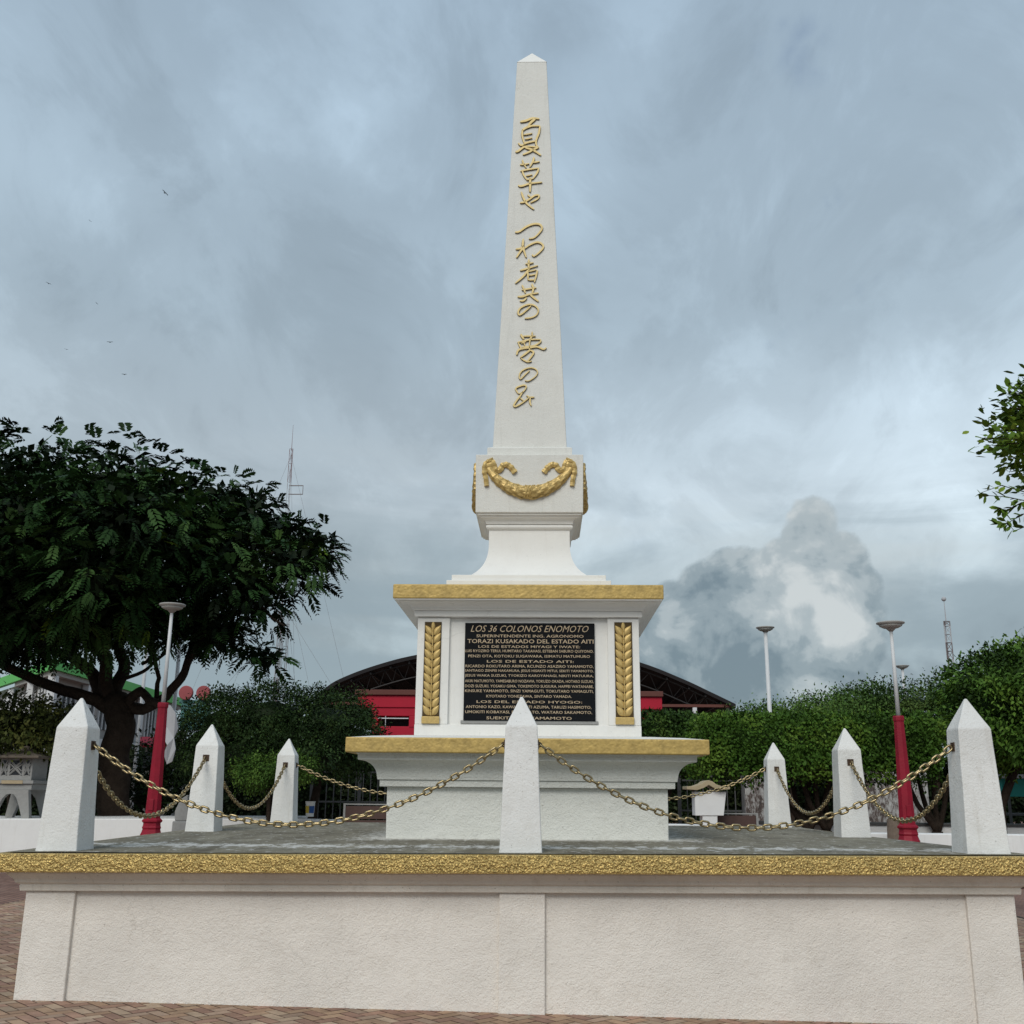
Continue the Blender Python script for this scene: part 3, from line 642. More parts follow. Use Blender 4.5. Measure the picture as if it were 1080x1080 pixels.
def fit_text(txt, x0, x1, z0, z1, y, depth, mat, name, parent, shear=0, bold=0.0):
    me = text_mesh(txt, shear, .5, bold); co = np.empty(len(me.vertices)*3); me.vertices.foreach_get('co', co); co = co.reshape(-1, 3)
    mn, mx = co.min(0), co.max(0); s_ = (co-mn)/(mx-mn)
    out = np.stack([x0+(x1-x0)*s_[:, 0], y-depth*s_[:, 2]+.0, z0+(z1-z0)*s_[:, 1]], 1)
    me.vertices.foreach_set('co', out.ravel()); me.materials.clear(); me.materials.append(mat); me.update()
    o = bpy.data.objects.new(name, me); COL.objects.link(o)
    if parent is not None: attach(o, parent)
    return o
for txt, yc, h, x0, x1, shv in LINES:
    def uv(x, y): 
        f = (y-110)/(805-110); lx = 75+(55-75)*f; rx = 992+(1000-992)*f
        return PX0+(PX1-PX0)*(x-lx)/(rx-lx), PZ1+(PZ0-PZ1)*f
    h *= .9; ax, az = uv(x0, yc-h/2); bx, bz = uv(x1, yc+h/2)
    fit_text(txt, ax, bx, bz, az, py_+.001, .006, M_plink, 'plaque_lettering', plaque, shv, -.006 if shv else .004)

# garlands on three sides of the box
def garland(face):
    # written for the front face in local coordinates (x right, z up, y toward the viewer is negative), then turned
    zc = lambda py: at(558.7, py, -.64).z
    xm = lambda px, py: at(px, py, -.64).x-MX
    ztop, zlow = zc(491), zc(522)
    xl = .86*.5
    xl = (xm(606, 493)-xm(511, 493))/2-.045
    dz = zc(494)
    mb = MB(); n = 64; pts = []; rad = []
    for k in range(n+1):
        q = -1+2*k/n; x = q*xl
        sag = (dz-zc(519.5)); z = dz - sag*(1-abs(q)**2.0)**.85
        pts.append((x, 0, z)); r = .048+.062*(1-q*q)**.8; rad.append(r*.72)
    # ring mesh with leaf relief
    vs = []; fs = []; m_ = 20
    for k, p in enumerate(pts):
        a = Vector(pts[min(k+1, n)])-Vector(pts[max(k-1, 0)]); a.normalize(); nrm = Vector((-a.z, 0, a.x)); q = -1+2*k/n
        for i in range(m_):
            th = 2*math.pi*i/m_
            u = abs(q)*11; lf = abs(math.sin(u*math.pi + (math.pi/2 if (i//2) % 2 else 0)))
            r = rad[k]*(.95+.05*lf)
            if abs(abs(q)-.06) < .03 or abs(q) < .02: r *= 1.05
            o = Vector(p) + nrm*(r*math.cos(th)) + Vector((0, -1, 0))*(r*.8*math.sin(th)+.01)
            vs.append(tuple(o))
    for k in range(n):
        for i in range(m_): a = k*m_+i; b = k*m_+(i+1) % m_; fs.append((a, b, b+m_, a+m_))
    fs.append(tuple(range(m_))[::-1]); fs.append(tuple(n*m_+i for i in range(m_)))
    mb.add(vs, fs)
    # separate raised leaves laid along the swag
    for k in range(3, n-2, 4):
        q = -1+2*k/n; p = Vector(pts[k]); a = (Vector(pts[k+1])-Vector(pts[k-1])).normalized(); nrm = Vector((-a.z, 0, a.x)); dr = 1 if q < 0 else -1
        for th in (.45, 1.2, 1.95, 2.7):
            th2 = th + (.35 if (k//4) % 2 else 0); r = rad[k]
            base = p + nrm*(r*math.cos(th2)) - Vector((0, 1, 0))*(r*.8*math.sin(th2)+.008)
            out = (nrm*math.cos(th2) - Vector((0, 1, 0))*math.sin(th2)).normalized(); side = a.cross(out).normalized()
            L_, W_ = .105, .026
            tip = base+a*dr*L_+out*.004; mid = base+a*dr*L_*.45+out*.010
            mb.add([tuple(base), tuple(mid-side*W_+out*-.008), tuple(tip), tuple(mid+side*W_+out*-.008), tuple(mid+out*.004)], [(0,1,4), (1,2,4), (2,3,4), (3,0,4)])
    # crossed bands in the middle
    for q0, q1 in ((-.13, .02), (-.02, .13), (-.06, .09), (.06, -.09)):
        seg = []
        for j in range(9):
            th = R(20)+R(150)*j/8; q = q0+(q1-q0)*j/8; k = int((q+1)/2*n); p = Vector(pts[k]); r = rad[k]*1.06
            seg.append(tuple(p + Vector((0, 0, 1))*(-r*math.cos(th+.0)) - Vector((0, 1, 0))*(r*.82*math.sin(th)+.012)+Vector((q*xl-p.x, 0, 0))))
        mb.rings(seg, .008, 6)
    M = Matrix.Translation((MX, 0, 0)) @ Matrix.Rotation(face, 4, 'Z') @ Matrix.Translation((0, -.638, 0))
    def fin(b, name, parent, mat=M_gleaf):
        b.v = [tuple(M @ Vector(p)) for p in b.v]; return b.build(name, mat, parent)
    g = fin(mb, 'garland', mon, M_gleaf)
    # ribbons
    def strip(pts2, wd, th=.022):
        b = MB(); n2 = len(pts2); vs = []; fs = []
        for i, (x, z) in enumerate(pts2):
            dx = pts2[min(i+1, n2-1)][0]-pts2[max(i-1, 0)][0]; dz_ = pts2[min(i+1, n2-1)][1]-pts2[max(i-1, 0)][1]; L_ = math.hypot(dx, dz_) or 1
            nx_, nz_ = -dz_/L_, dx/L_; wv = wd*(1+.12*math.sin(i*1.9)); yy = -.014-.005*math.sin(i*1.3)
            for a, y in ((-1, .002), (-1, yy-th*.5), (0, yy-th), (1, yy-th*.5), (1, .002)): vs.append((x+nx_*a*wv/2, y, z+nz_*a*wv/2))
        for i in range(n2-1):
            for k in range(4): a = 5*i+k; fs.append((a, a+1, a+6, a+5))
        fs += [(0,1,2,3,4), tuple(5*(n2-1)+k for k in range(5))]; b.add(vs, fs); return b
    def dens(l, n_=5):
        P_ = [Vector((a, b, 0)) for a, b in l]; ext = [2*P_[0]-P_[1]]+P_+[2*P_[-1]-P_[-2]]; o = []
        for i in range(1, len(ext)-2):
            for k in range(n_):
                q = k/n_; a, b, c, d = ext[i-1:i+3]; v_ = .5*((2*b)+(-a+c)*q+(2*a-5*b+4*c-d)*q*q+(-a+3*b-3*c+d)*q**3); o.append((v_.x, v_.y))
        o.append((P_[-1].x, P_[-1].y)); return o
    def L(px, py): q = at(500+px/9, 470+py/9, -.64); return (q.x-MX, q.z)
    for sgn in (1, -1):
        tail = [L(145, 150), L(108, 180), L(98, 250), L(112, 310), L(120, 385)]
        wave = [L(140, 150), L(180, 165), L(200, 225), L(245, 235), L(270, 195), L(310, 185), L(350, 210), L(390, 260)]
        knot = [L(140, 135), L(158, 170), L(160, 245)]
        for l, wd in ((tail, .055), (wave, .066), (knot, .095)):
            l2 = [((x if sgn == 1 else -x), z) for x, z in l]
            fin(strip(dens(l2), wd), 'ribbon', g)
for fa in (0, R(-90), R(90)): garland(fa)

# ------------------------------------------------------------------ posts
POSTS = {'fl': (-3.715, -3.70, -.022, 'white pyramid-topped post at the front left corner of the platform'),
 'fm': (.006, -3.70, .012, 'white pyramid-topped post at the front middle that overlaps the black plaque'),
 'fr': (3.668, -3.70, .020, 'white pyramid-topped post at the front right corner of the platform'),
 'ml': (-3.738, -.02, -.012, 'white pyramid-topped post at the middle of the left edge, beside the red lamp base'),
 'mr': (3.702, .0, -.002, 'white pyramid-topped post at the middle of the right edge, left of the red lamp post'),
 'bl': (-3.690, 3.66, .004, 'small-looking white pyramid-topped post at the back left corner, beside the bucket'),
 'br': (3.662, 3.72, .004, 'small-looking white pyramid-topped post at the back right corner, before the clipped hedge'),
 'bm': (.0, 3.70, .0, 'white pyramid-topped post at the back middle, hidden behind the pedestal')}
def post(key):
    x, y, z, lab = POSTS[key]; mb = MB()
    H, Hs, wb, ws = 1.2154, .967, .1654, .1315
    prof = [(wb+.006, -.03), (wb+.002, .02)] + [(wb+(ws-wb)*k/6, Hs*k/6) for k in range(1, 7)] + [(ws+(0.010-ws)*k/4, Hs+(H-Hs)*k/4) for k in range(1, 5)]
    mb.sq([(a, b) for a, b in prof])
    mb.v = [(vx+.004*noise.noise(Vector((vx*6+x, vy*6+y, vz*4))), vy+.004*noise.noise(Vector((vx*6+9, vy*6, vz*4+x))), vz) for vx, vy, vz in mb.v]
    o = mb.build('stone_post', M_post, None, bevel=.012, seg=3); o.location = (x, y, z)
    return tag(o, lab, 'post', 'pyramid-topped posts round the platform')
PO = {k: post(k) for k in POSTS}
ATZ = .815
def socket(key, dx, dy):              # a rusty plate with a hole on the face the chain leaves from
    x, y, z, _ = POSTS[key]; wv = .1654+(.1315-.1654)*ATZ/.967
    mb = MB()
    M = Matrix.Rotation(math.atan2(dx, -dy), 4, 'Z')
    for (a, b, c, d) in ((-.036, .036, .026, .036), (-.036, .036, -.036, -.026), (-.036, -.026, -.026, .026), (.026, .036, -.026, .026)):
        mb.box(a, b, -wv-.007, -wv+.02, ATZ+c+.01, ATZ+d+.01, M)
    mb.box(-.026, .026, -wv-.002, -wv+.02, ATZ-.016, ATZ+.036, M)
    ang = [(.0, -wv-.006+.022*-math.sin(t_)*1.0, ATZ+.01+.018*math.cos(t_)) for t_ in [math.pi*k/8 for k in range(9)]]
    mb.rings([tuple(M @ Vector(p)) for p in ang], .006, 6)
    o = mb.build('chain_socket', M_socket, None); o.parent = PO[key]
    v = Vector((x, y, z)) + M @ Vector((0, -wv-.018, ATZ+.01)); return v

# ------------------------------------------------------------------ chains
def link_mesh():
    d, pitch, wdt = .0088, .063, .0195
    pts = []; hl = (pitch+d*1.2)/2 - wdt + d*.0
    for k in range(9): q = -math.pi/2+math.pi*k/8; pts.append((hl+wdt*math.cos(q), wdt*math.sin(q)))
    for k in range(9): q = math.pi/2+math.pi*k/8; pts.append((-hl+wdt*math.cos(q), wdt*math.sin(q)))
    n = len(pts); m_ = 8; vs = []; fs = []
    for i in range(n):
        a = Vector((*pts[i-1], 0)); b = Vector((*pts[i], 0)); c = Vector((*pts[(i+1) % n], 0)); t_ = (c-a).normalized(); nr = Vector((t_.y, -t_.x, 0))
        for k in range(m_): q = 2*math.pi*k/m_; vs.append(tuple(b+nr*d*math.cos(q)+Vector((0,0,1))*d*math.sin(q)))
    for i in range(n):
        for k in range(m_):
            a = i*m_+k; b = i*m_+(k+1) % m_; c = ((i+1) % n)*m_+(k+1) % m_; e = ((i+1) % n)*m_+k; fs.append((a, b, c, e))
    me = bpy.data.meshes.new('link'); me.from_pydata(vs, [], fs); me.shade_smooth(); me.materials.append(M_chain); return me
LINK = link_mesh()
link0 = bpy.data.objects.new('link', LINK)
def chain(A, B, sag, label):
    root = empty('chain', (A+B)/2, label, 'chain', 'chains hung between the posts')
    # parabola, sampled by arc length
    N = 800; P_ = [A.lerp(B, i/N)-Vector((0, 0, sag*4*(i/N)*(1-i/N))) for i in range(N+1)]
    acc = [0]
    for i in range(N): acc.append(acc[-1]+(P_[i+1]-P_[i]).length)
    cnt = round(acc[-1]/.063); j = 0; base = random.uniform(-.25, .25)
    for k in range(cnt):
        s_ = (k+.5)*acc[-1]/cnt
        while acc[j+1] < s_: j += 1
        p = P_[j]; t_ = (P_[j+1]-P_[j]).normalized(); up = Vector((0,0,1)); sd_ = t_.cross(up).normalized(); up2 = sd_.cross(t_)
        ang = base + (math.pi/2 if k % 2 else 0) + random.uniform(-.22, .22) + .0
        yv = sd_*math.cos(ang)+up2*math.sin(ang); zv = t_.cross(yv)
        M = Matrix((t_, yv, zv)).transposed().to_4x4(); M.translation = p-root.location
        o = link0.copy(); COL.objects.link(o); o.parent = root; o.matrix_basis = M
    return root
def span(k1, d1, k2, d2, sag, label):
    a = socket(k1, *d1); b = socket(k2, *d2); chain(a, b, sag, label)
span('fl', (1, 0), 'fm', (-1, 0), .635, 'gold chain sagging across the front between the left corner post and the middle post')
span('fm', (1, 0), 'fr', (-1, 0), .645, 'gold chain sagging across the front between the middle post and the right corner post')
span('fl', (0, 1), 'ml', (0, -1), .61, 'gold chain on the left edge between the front corner post and the middle-edge post')
span('ml', (0, 1), 'bl', (0, -1), .60, 'gold chain on the left edge between the middle-edge post and the back corner post')
span('fr', (0, 1), 'mr', (0, -1), .61, 'gold chain on the right edge crossing in front of the red lamp post')
span('mr', (0, 1), 'br', (0, -1), .60, 'gold chain on the right edge between the middle-edge post and the back corner post')
span('bl', (1, 0), 'bm', (-1, 0), .42, 'gold chain at the back left running behind the pedestal')
span('bm', (1, 0), 'br', (-1, 0), .45, 'gold chain at the back right running behind the pedestal')

# ------------------------------------------------------------------ vegetation
def mesh_np(name, V, Fq, cols, mat, parent=None):
    me = bpy.data.meshes.new(name); nV, nF = len(V), len(Fq); k = Fq.shape[1]
    me.vertices.add(nV); me.vertices.foreach_set('co', V.astype(np.float32).ravel())
    me.loops.add(nF*k); me.loops.foreach_set('vertex_index', Fq.astype(np.int32).ravel())
    me.polygons.add(nF); me.polygons.foreach_set('loop_start', np.arange(0, nF*k, k, dtype=np.int32)); me.polygons.foreach_set('loop_total', np.full(nF, k, dtype=np.int32))
    me.update(calc_edges=True)
    a = me.color_attributes.new('tint', 'FLOAT_COLOR', 'POINT'); c4 = np.concatenate([cols, np.ones((nV, 1))], 1); a.data.foreach_set('color', c4.astype(np.float32).ravel())
    me.materials.append(mat); me.validate(); o = bpy.data.objects.new(name, me); COL.objects.link(o)
    if parent is not None: attach(o, parent)
    return o
def unit(a): return a/np.maximum(np.linalg.norm(a, axis=1, keepdims=True), 1e-9)
def leaves(P, dirs, nrm, ln, wd, cols):
    """diamond leaves folded along the midrib: base P, along dirs, blade normal nrm"""
    n = len(P); d = unit(dirs); s = unit(np.cross(d, nrm)); nn = np.cross(s, d)
    ln = np.broadcast_to(np.asarray(ln), (n,))[:, None]; wd = np.broadcast_to(np.asarray(wd), (n,))[:, None]
    a = P; b = P+d*ln*.45+s*wd*.5+nn*wd*.12; c = P+d*ln-nn*ln*.08; e = P+d*ln*.45-s*wd*.5+nn*wd*.12
    V = np.stack([a, b, c, e], 1).reshape(-1, 3); F = np.arange(4*n).reshape(n, 4)
    return V, F, np.repeat(cols, 4, 0)
def leaves6(P, dirs, nrm, ln, wd, cols):
    n = len(P); d = unit(dirs); s = unit(np.cross(d, nrm)); nn = np.cross(s, d); ln = np.broadcast_to(np.asarray(ln), (n,))[:, None]; wd = np.broadcast_to(np.asarray(wd), (n,))[:, None]
    pts = [P, P+d*ln*.28+s*wd*.42, P+d*ln*.66+s*wd*.46, P+d*ln-nn*ln*.06, P+d*ln*.66-s*wd*.46, P+d*ln*.28-s*wd*.42]
    return np.stack(pts, 1).reshape(-1, 3), np.arange(6*n).reshape(n, 6), np.repeat(cols, 6, 0)
def clump_tint(P, base, lo=.55, hi=1.5, sc=1.4, yellow=.15):
    n = len(P); out = np.empty((n, 3)); b = np.array(base)
    nz = np.array([noise.noise(Vector(p)*sc) for p in P])
    q = np.clip(.5+nz*1.1+RNG.normal(0, .16, n), 0, 1); k = lo+(hi-lo)*q
    out = b[None]*k[:, None]; out[:, 0] *= 1+yellow*4*np.clip(q-.6, 0, 1)
    return out
def blob_points(blobs, Y, n, shell=.55, flat=None):
    """twig centres and outward directions over a union of ellipsoids measured as (px, py, rx, ry[, dy, depth])"""
    wts = np.array([b[2]*b[3] for b in blobs], float); wts /= wts.sum(); P, N_ = [], []
    info = []
    for b in blobs:
        dy = b[4] if len(b) > 4 else 0; c = at(b[0], b[1], Y+dy); k = mpp(Y+dy); rx, rz = b[2]*k, b[3]*k; rd = b[5] if len(b) > 5 else min(rx, rz*1.5)
        info.append((np.array(c), np.array((rx, rd, rz))))
    for (c, r), wt in zip(info, wts):
        m_ = max(3, int(n*wt)); u = unit(RNG.normal(size=(m_, 3))); rad = 1-(1-shell)*RNG.random(m_)**2.2
        nb = np.array([noise.noise(Vector(v_)*2.3+Vector(c)*.3) for v_ in u]); rad *= 1+.22*nb
        P.append(c+u*r*rad[:, None]); N_.append(unit(u/r))
    P, N_ = np.concatenate(P), np.concatenate(N_)
    keep = np.ones(len(P), bool)
    for (c, r) in info: keep &= (np.linalg.norm((P-c)/r, axis=1) > shell*.92)
    return P[keep], N_[keep], info
def crown_blobs(name, blobs, Y, n_tw, per, leaf, base, root, spread=.22, droop=.3, shell=.6, lo=.55, hi=1.5, sc=1.2, core=True, mat=None):
    P, N_, info = blob_points(blobs, Y, n_tw, shell)
    Q = np.repeat(P, per, 0); NN = np.repeat(N_, per, 0); n = len(Q)
    off = RNG.normal(size=(n, 3))*spread; Q = Q+off
    d = unit(NN*.7+RNG.normal(size=(n, 3))*.6+np.array([0, 0, -droop])); nr = unit(NN*.5+np.array([0, 0, .8])+RNG.normal(size=(n, 3))*.45)
    c = clump_tint(Q, base, lo, hi, sc); ln = leaf*RNG.uniform(.65, 1.3, n)
    V, F, C_ = leaves(Q, d, nr, ln, ln*.5, c); 
    if core:                       # added dark core, irregular, that blocks light from showing through the crown
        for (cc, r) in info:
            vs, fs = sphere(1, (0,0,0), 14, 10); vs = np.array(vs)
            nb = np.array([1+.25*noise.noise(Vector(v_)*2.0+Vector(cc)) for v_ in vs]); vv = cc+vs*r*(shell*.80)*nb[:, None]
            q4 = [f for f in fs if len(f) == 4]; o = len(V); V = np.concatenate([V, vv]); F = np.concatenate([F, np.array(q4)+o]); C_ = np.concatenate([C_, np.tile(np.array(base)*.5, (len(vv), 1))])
    return mesh_np(name, V, F, C_, mat or M_leaf, root)
def limb(mb, pts, r0, r1, n=9, wob=.06):
    pts = [Vector(p) for p in pts]; o = []
    for i in range(len(pts)-1):
        for k in range(5): q = k/5; v_ = pts[i].lerp(pts[i+1], q); o.append(v_+Vector((noise.noise(v_*1.3), noise.noise(v_*1.3+Vector((7,0,0))), 0))*wob*(1 if (i or k) else 0))
    o.append(pts[-1]); m_ = len(o); mb.rings(o, [r0+(r1-r0)*(i/(m_-1))**.8 for i in range(m_)], n)

# --- the big tree on the left, feathery leaves
def big_tree():
    Y = 13.0; k = mpp(Y); base = at(122, 862, Y); base.z = -1.0
    root = empty('shade_tree', base, 'big dark feathery-leaved shade tree filling the left of the view', 'tree')
    t = MB()
    def pl(l, dy=0): 
        return [at(x, y, Y+(dy*i/max(1, len(l)-1))) for i, (x, y) in enumerate(l)]
    b0 = Vector((base.x, Y, -1.2))
    limb(t, [b0]+pl([(121, 850), (121, 800), (126, 765), (122, 738)]), 17.5*k, 14.5*k, 16, .16)
    t.build('trunk', M_bark, root, smooth=True)
    for l, r0, r1, dy in (([(122,755),(98,738),(60,728),(28,712),(-20,690),(-60,640)], 11, 5, -1.5), ([(122,745),(100,715),(80,690),(60,650),(40,600),(20,560)], 12, 3, 1), ([(120,740),(108,700),(100,660),(90,600),(85,540)], 12, 3, -1),
          ([(124,742),(128,700),(130,660),(138,600),(140,540),(150,490)], 11, 3, 1.5), ([(130,745),(150,748),(176,735),(190,715),(205,690),(216,650),(222,600)], 10, 3, -1), ([(190,715),(198,680),(225,640),(262,600),(300,575)], 5, 2, -1),
          ([(130,752),(140,735),(146,728),(158,738),(172,742)], 8, 6, -.8), ([(205,690),(235,650),(270,640),(300,660)], 4, 1.6, -2), ([(118,735),(90,700),(50,680),(10,640),(-30,600)], 7, 3, 2), ([(160,745),(168,715),(160,680),(172,640),(180,590)], 4, 2, 0),
          ([(150,700),(160,690),(176,676)], 3, 2, 0), ([(125,720),(150,705),(172,690),(190,668)], 3, 2, 1)):
        mb = MB(); limb(mb, pl(l, dy), r0*.74*k, r1*.7*k, 8, .20); mb.build('limb', M_bark, root, smooth=True)
    blobs = [(-70,570,90,90,0,4),(10,528,86,58,-1,4),(95,517,82,46,0,4),(168,524,62,44,0,4),(220,545,50,42,0,3.2),(60,560,90,62,-2.5,3),(150,565,90,60,-2.5,3),(235,590,62,52,-1,3),(285,560,46,26,0,2.2),(325,572,34,22,0,1.6),(20,600,80,60,-3,2.4),(110,618,76,44,-3.2,2),
             (175,618,60,40,-2,2),(262,626,48,36,-1.5,2),(308,598,38,26,-1,1.8),(238,668,28,20,-1.5,1.2),(278,694,22,13,-1.5,.8),(25,672,50,22,-2,1.6),(92,672,42,20,-2,1.4),(148,666,30,20,-2,1.2),(0,655,60,34,-2,2),(62,655,46,30,-2.5,1.6),(112,650,40,26,-2.5,1.4),(160,645,34,26,-2.5,1.2),(206,665,26,20,-1,1),(-40,620,70,50,-2,2),(215,655,30,22,0,1.5),(20,660,34,22,2,1.4),(255,540,45,35,1,2),(338,592,20,13,-.5,.8)]
    P, N_, info = blob_points(blobs, Y, 3400, .62)
    top = N_[:, 2] > -.55; P = P[top | (RNG.random(len(P)) < .75)]; N_ = N_[top | True][:len(P)] if False else None
    # fronds: each a spray of leaflets on a drooping rachis
    P, N_, info = blob_points(blobs, Y, 6600, .55)
    nf = len(P); tilt = unit(N_*np.array([1, 1, .35])+RNG.normal(size=(nf, 3))*.35+np.array([0, 0, -.12]))
    L_ = RNG.uniform(.27, .50, nf); upv = unit(np.array([0, 0, 1.0])+RNG.normal(size=(nf, 3))*.28)
    side = unit(np.cross(tilt, upv)); upn = np.cross(side, tilt)
    bt = clump_tint(P, (.015, .039, .010), .25, 2.4, .6, .2); fresh = RNG.random(nf) < .010; bt[fresh] = np.array([.10, .17, .02])
    Vs, Fs, Cs = [], [], []; o = 0; NP = 7
    for j in range(NP):
        q = .14+.86*j/(NP-1)
        base_p = P+tilt*(L_*q)[:, None]-np.array([0, 0, 1.])*(L_*q*q*.38)[:, None]
        for sgn in (-1, 1):
            dd = unit(side*sgn+tilt*.75-np.array([0, 0, .22])+RNG.normal(size=(nf, 3))*.1); ll = L_*.40*(math.sin(math.pi*(.15+.75*q))+.1)
            V, F, C_ = leaves(base_p, dd, upn, ll, ll*.46, bt*RNG.uniform(.85, 1.15, (nf, 1))); Vs.append(V); Fs.append(F+o); Cs.append(C_); o += len(V)
    # inner, sparse twigs and darker leaves
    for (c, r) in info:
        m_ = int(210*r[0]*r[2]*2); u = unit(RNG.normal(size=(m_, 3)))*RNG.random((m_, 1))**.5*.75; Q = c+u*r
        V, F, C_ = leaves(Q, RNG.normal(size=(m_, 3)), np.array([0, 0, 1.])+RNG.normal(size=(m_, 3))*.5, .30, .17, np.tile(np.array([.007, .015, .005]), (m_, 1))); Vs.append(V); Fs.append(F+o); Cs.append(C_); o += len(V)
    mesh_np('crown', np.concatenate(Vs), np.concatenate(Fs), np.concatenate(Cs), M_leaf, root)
big_tree()

def round_tree(name, label, cat, Y, blobs, trunks, n_tw, per, leaf, base, group=None, spread=.14, mat=M_bark, **kw):
    c = at(trunks[0][0][0][0], 840, Y); root = empty(name, (c.x, Y, -1.17), label, cat, group); k = mpp(Y)
    t = MB()
    for l, r0, r1 in trunks:
        pts = [at(x, y, Y+(.0)) for x, y in l]; p0 = pts[0].copy(); p0.z = -1.2; limb(t, [p0]+pts, r0*k, r1*k, 9, .05)
    t.build('trunk', mat, root, smooth=True)
    crown_blobs('crown', blobs, Y, n_tw, per, leaf, base, root, spread, **kw)
    return root
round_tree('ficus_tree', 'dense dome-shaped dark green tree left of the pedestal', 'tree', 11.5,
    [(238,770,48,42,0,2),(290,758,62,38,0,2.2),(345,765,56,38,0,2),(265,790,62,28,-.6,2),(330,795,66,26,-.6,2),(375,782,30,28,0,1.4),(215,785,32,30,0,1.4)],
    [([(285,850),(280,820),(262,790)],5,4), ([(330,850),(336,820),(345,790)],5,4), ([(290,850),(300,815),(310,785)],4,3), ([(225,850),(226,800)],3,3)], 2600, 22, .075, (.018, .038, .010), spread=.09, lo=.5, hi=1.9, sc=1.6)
round_tree('bush', 'small rounded bright green bush in front of the dome-shaped tree', 'bush', 9.0,
    [(285,812,38,17,0,.7),(318,810,18,14,0,.5),(272,822,20,12,0,.5)], [([(284,852),(284,825)],2.5,2), ([(300,852),(305,828)],2,1.5)], 500, 18, .055, (.050, .105, .018), spread=.07, lo=.6, hi=1.7, sc=2.2)
round_tree('olive_tree', 'low spreading olive-green tree at the left edge behind the stone lantern', 'tree', 12.0,
    [(12,762,46,24,0,1.6),(52,764,28,22,0,1.4),(-40,770,40,26,0,1.5),(30,782,50,18,-.5,1.5)], [([(30,850),(36,800),(40,780)],4,3), ([(10,850),(4,800)],3,2)], 900, 14, .12, (.050, .065, .016), lo=.4, hi=1.5, sc=1.5)
round_tree('shrub', 'green shrub growing behind the red lamp base', 'bush', 15.0,
    [(168,808,20,30,0,1),(80,828,16,20,0,.9),(196,815,16,24,0,.8),(160,842,40,20,0,1)], [([(150,855),(150,820)],2,1.5)], 420, 12, .13, (.026, .050, .016), lo=.4, hi=1.7, sc=1.8)
# right-hand trees
round_tree('broadleaf_tree', 'leafy green tree at the right edge behind the front corner post', 'tree', 13.0,
    [(1060,718,42,34,0,2.4),(1110,735,60,58,0,2.6),(1042,750,34,38,0,2),(1026,722,22,22,0,1.6),(1065,775,44,32,0,2),(1082,694,28,20,0,1.5),(1022,772,20,20,0,1.2),(1076,802,20,12,0,.9)],
    [([(1052,850),(1045,800),(1038,760)],5,4), ([(1055,850),(1075,800),(1085,760)],5,4)], 2400, 17, .12, (.050, .108, .016), spread=.13, lo=.4, hi=1.9, sc=1.3)
for i, (lab, Yd, bl, bs) in enumerate((
    ('loose bushy tree rising behind the hedge right of the far round lamp', 24.0, [(800,762,26,12,0,2),(835,758,30,12,0,2),(868,752,26,16,0,2),(778,764,14,8,0,1.5)], (.055, .110, .022)),
    ('bushy tree rising behind the hedge left of the tall red and white lamp', 27.0, [(900,745,22,17,0,2),(922,741,20,17,0,2),(882,756,24,12,0,2)], (.050, .100, .022)),
    ('dark bushy tree behind the hedge right of the tall red and white lamp', 26.0, [(962,745,24,19,0,2),(988,740,20,22,0,2),(942,752,20,13,0,2),(990,770,22,28,0,2)], (.034, .068, .016)))):
    x = bl[1][0]
    round_tree('background_tree', lab, 'tree', Yd, bl, [([(x, 850), (x+2, 790), (x+4, 755)], 3, 2)], 800, 13, .12, bs, 'trees rising behind the clipped hedge', .2, lo=.5, hi=1.8, sc=1.0)
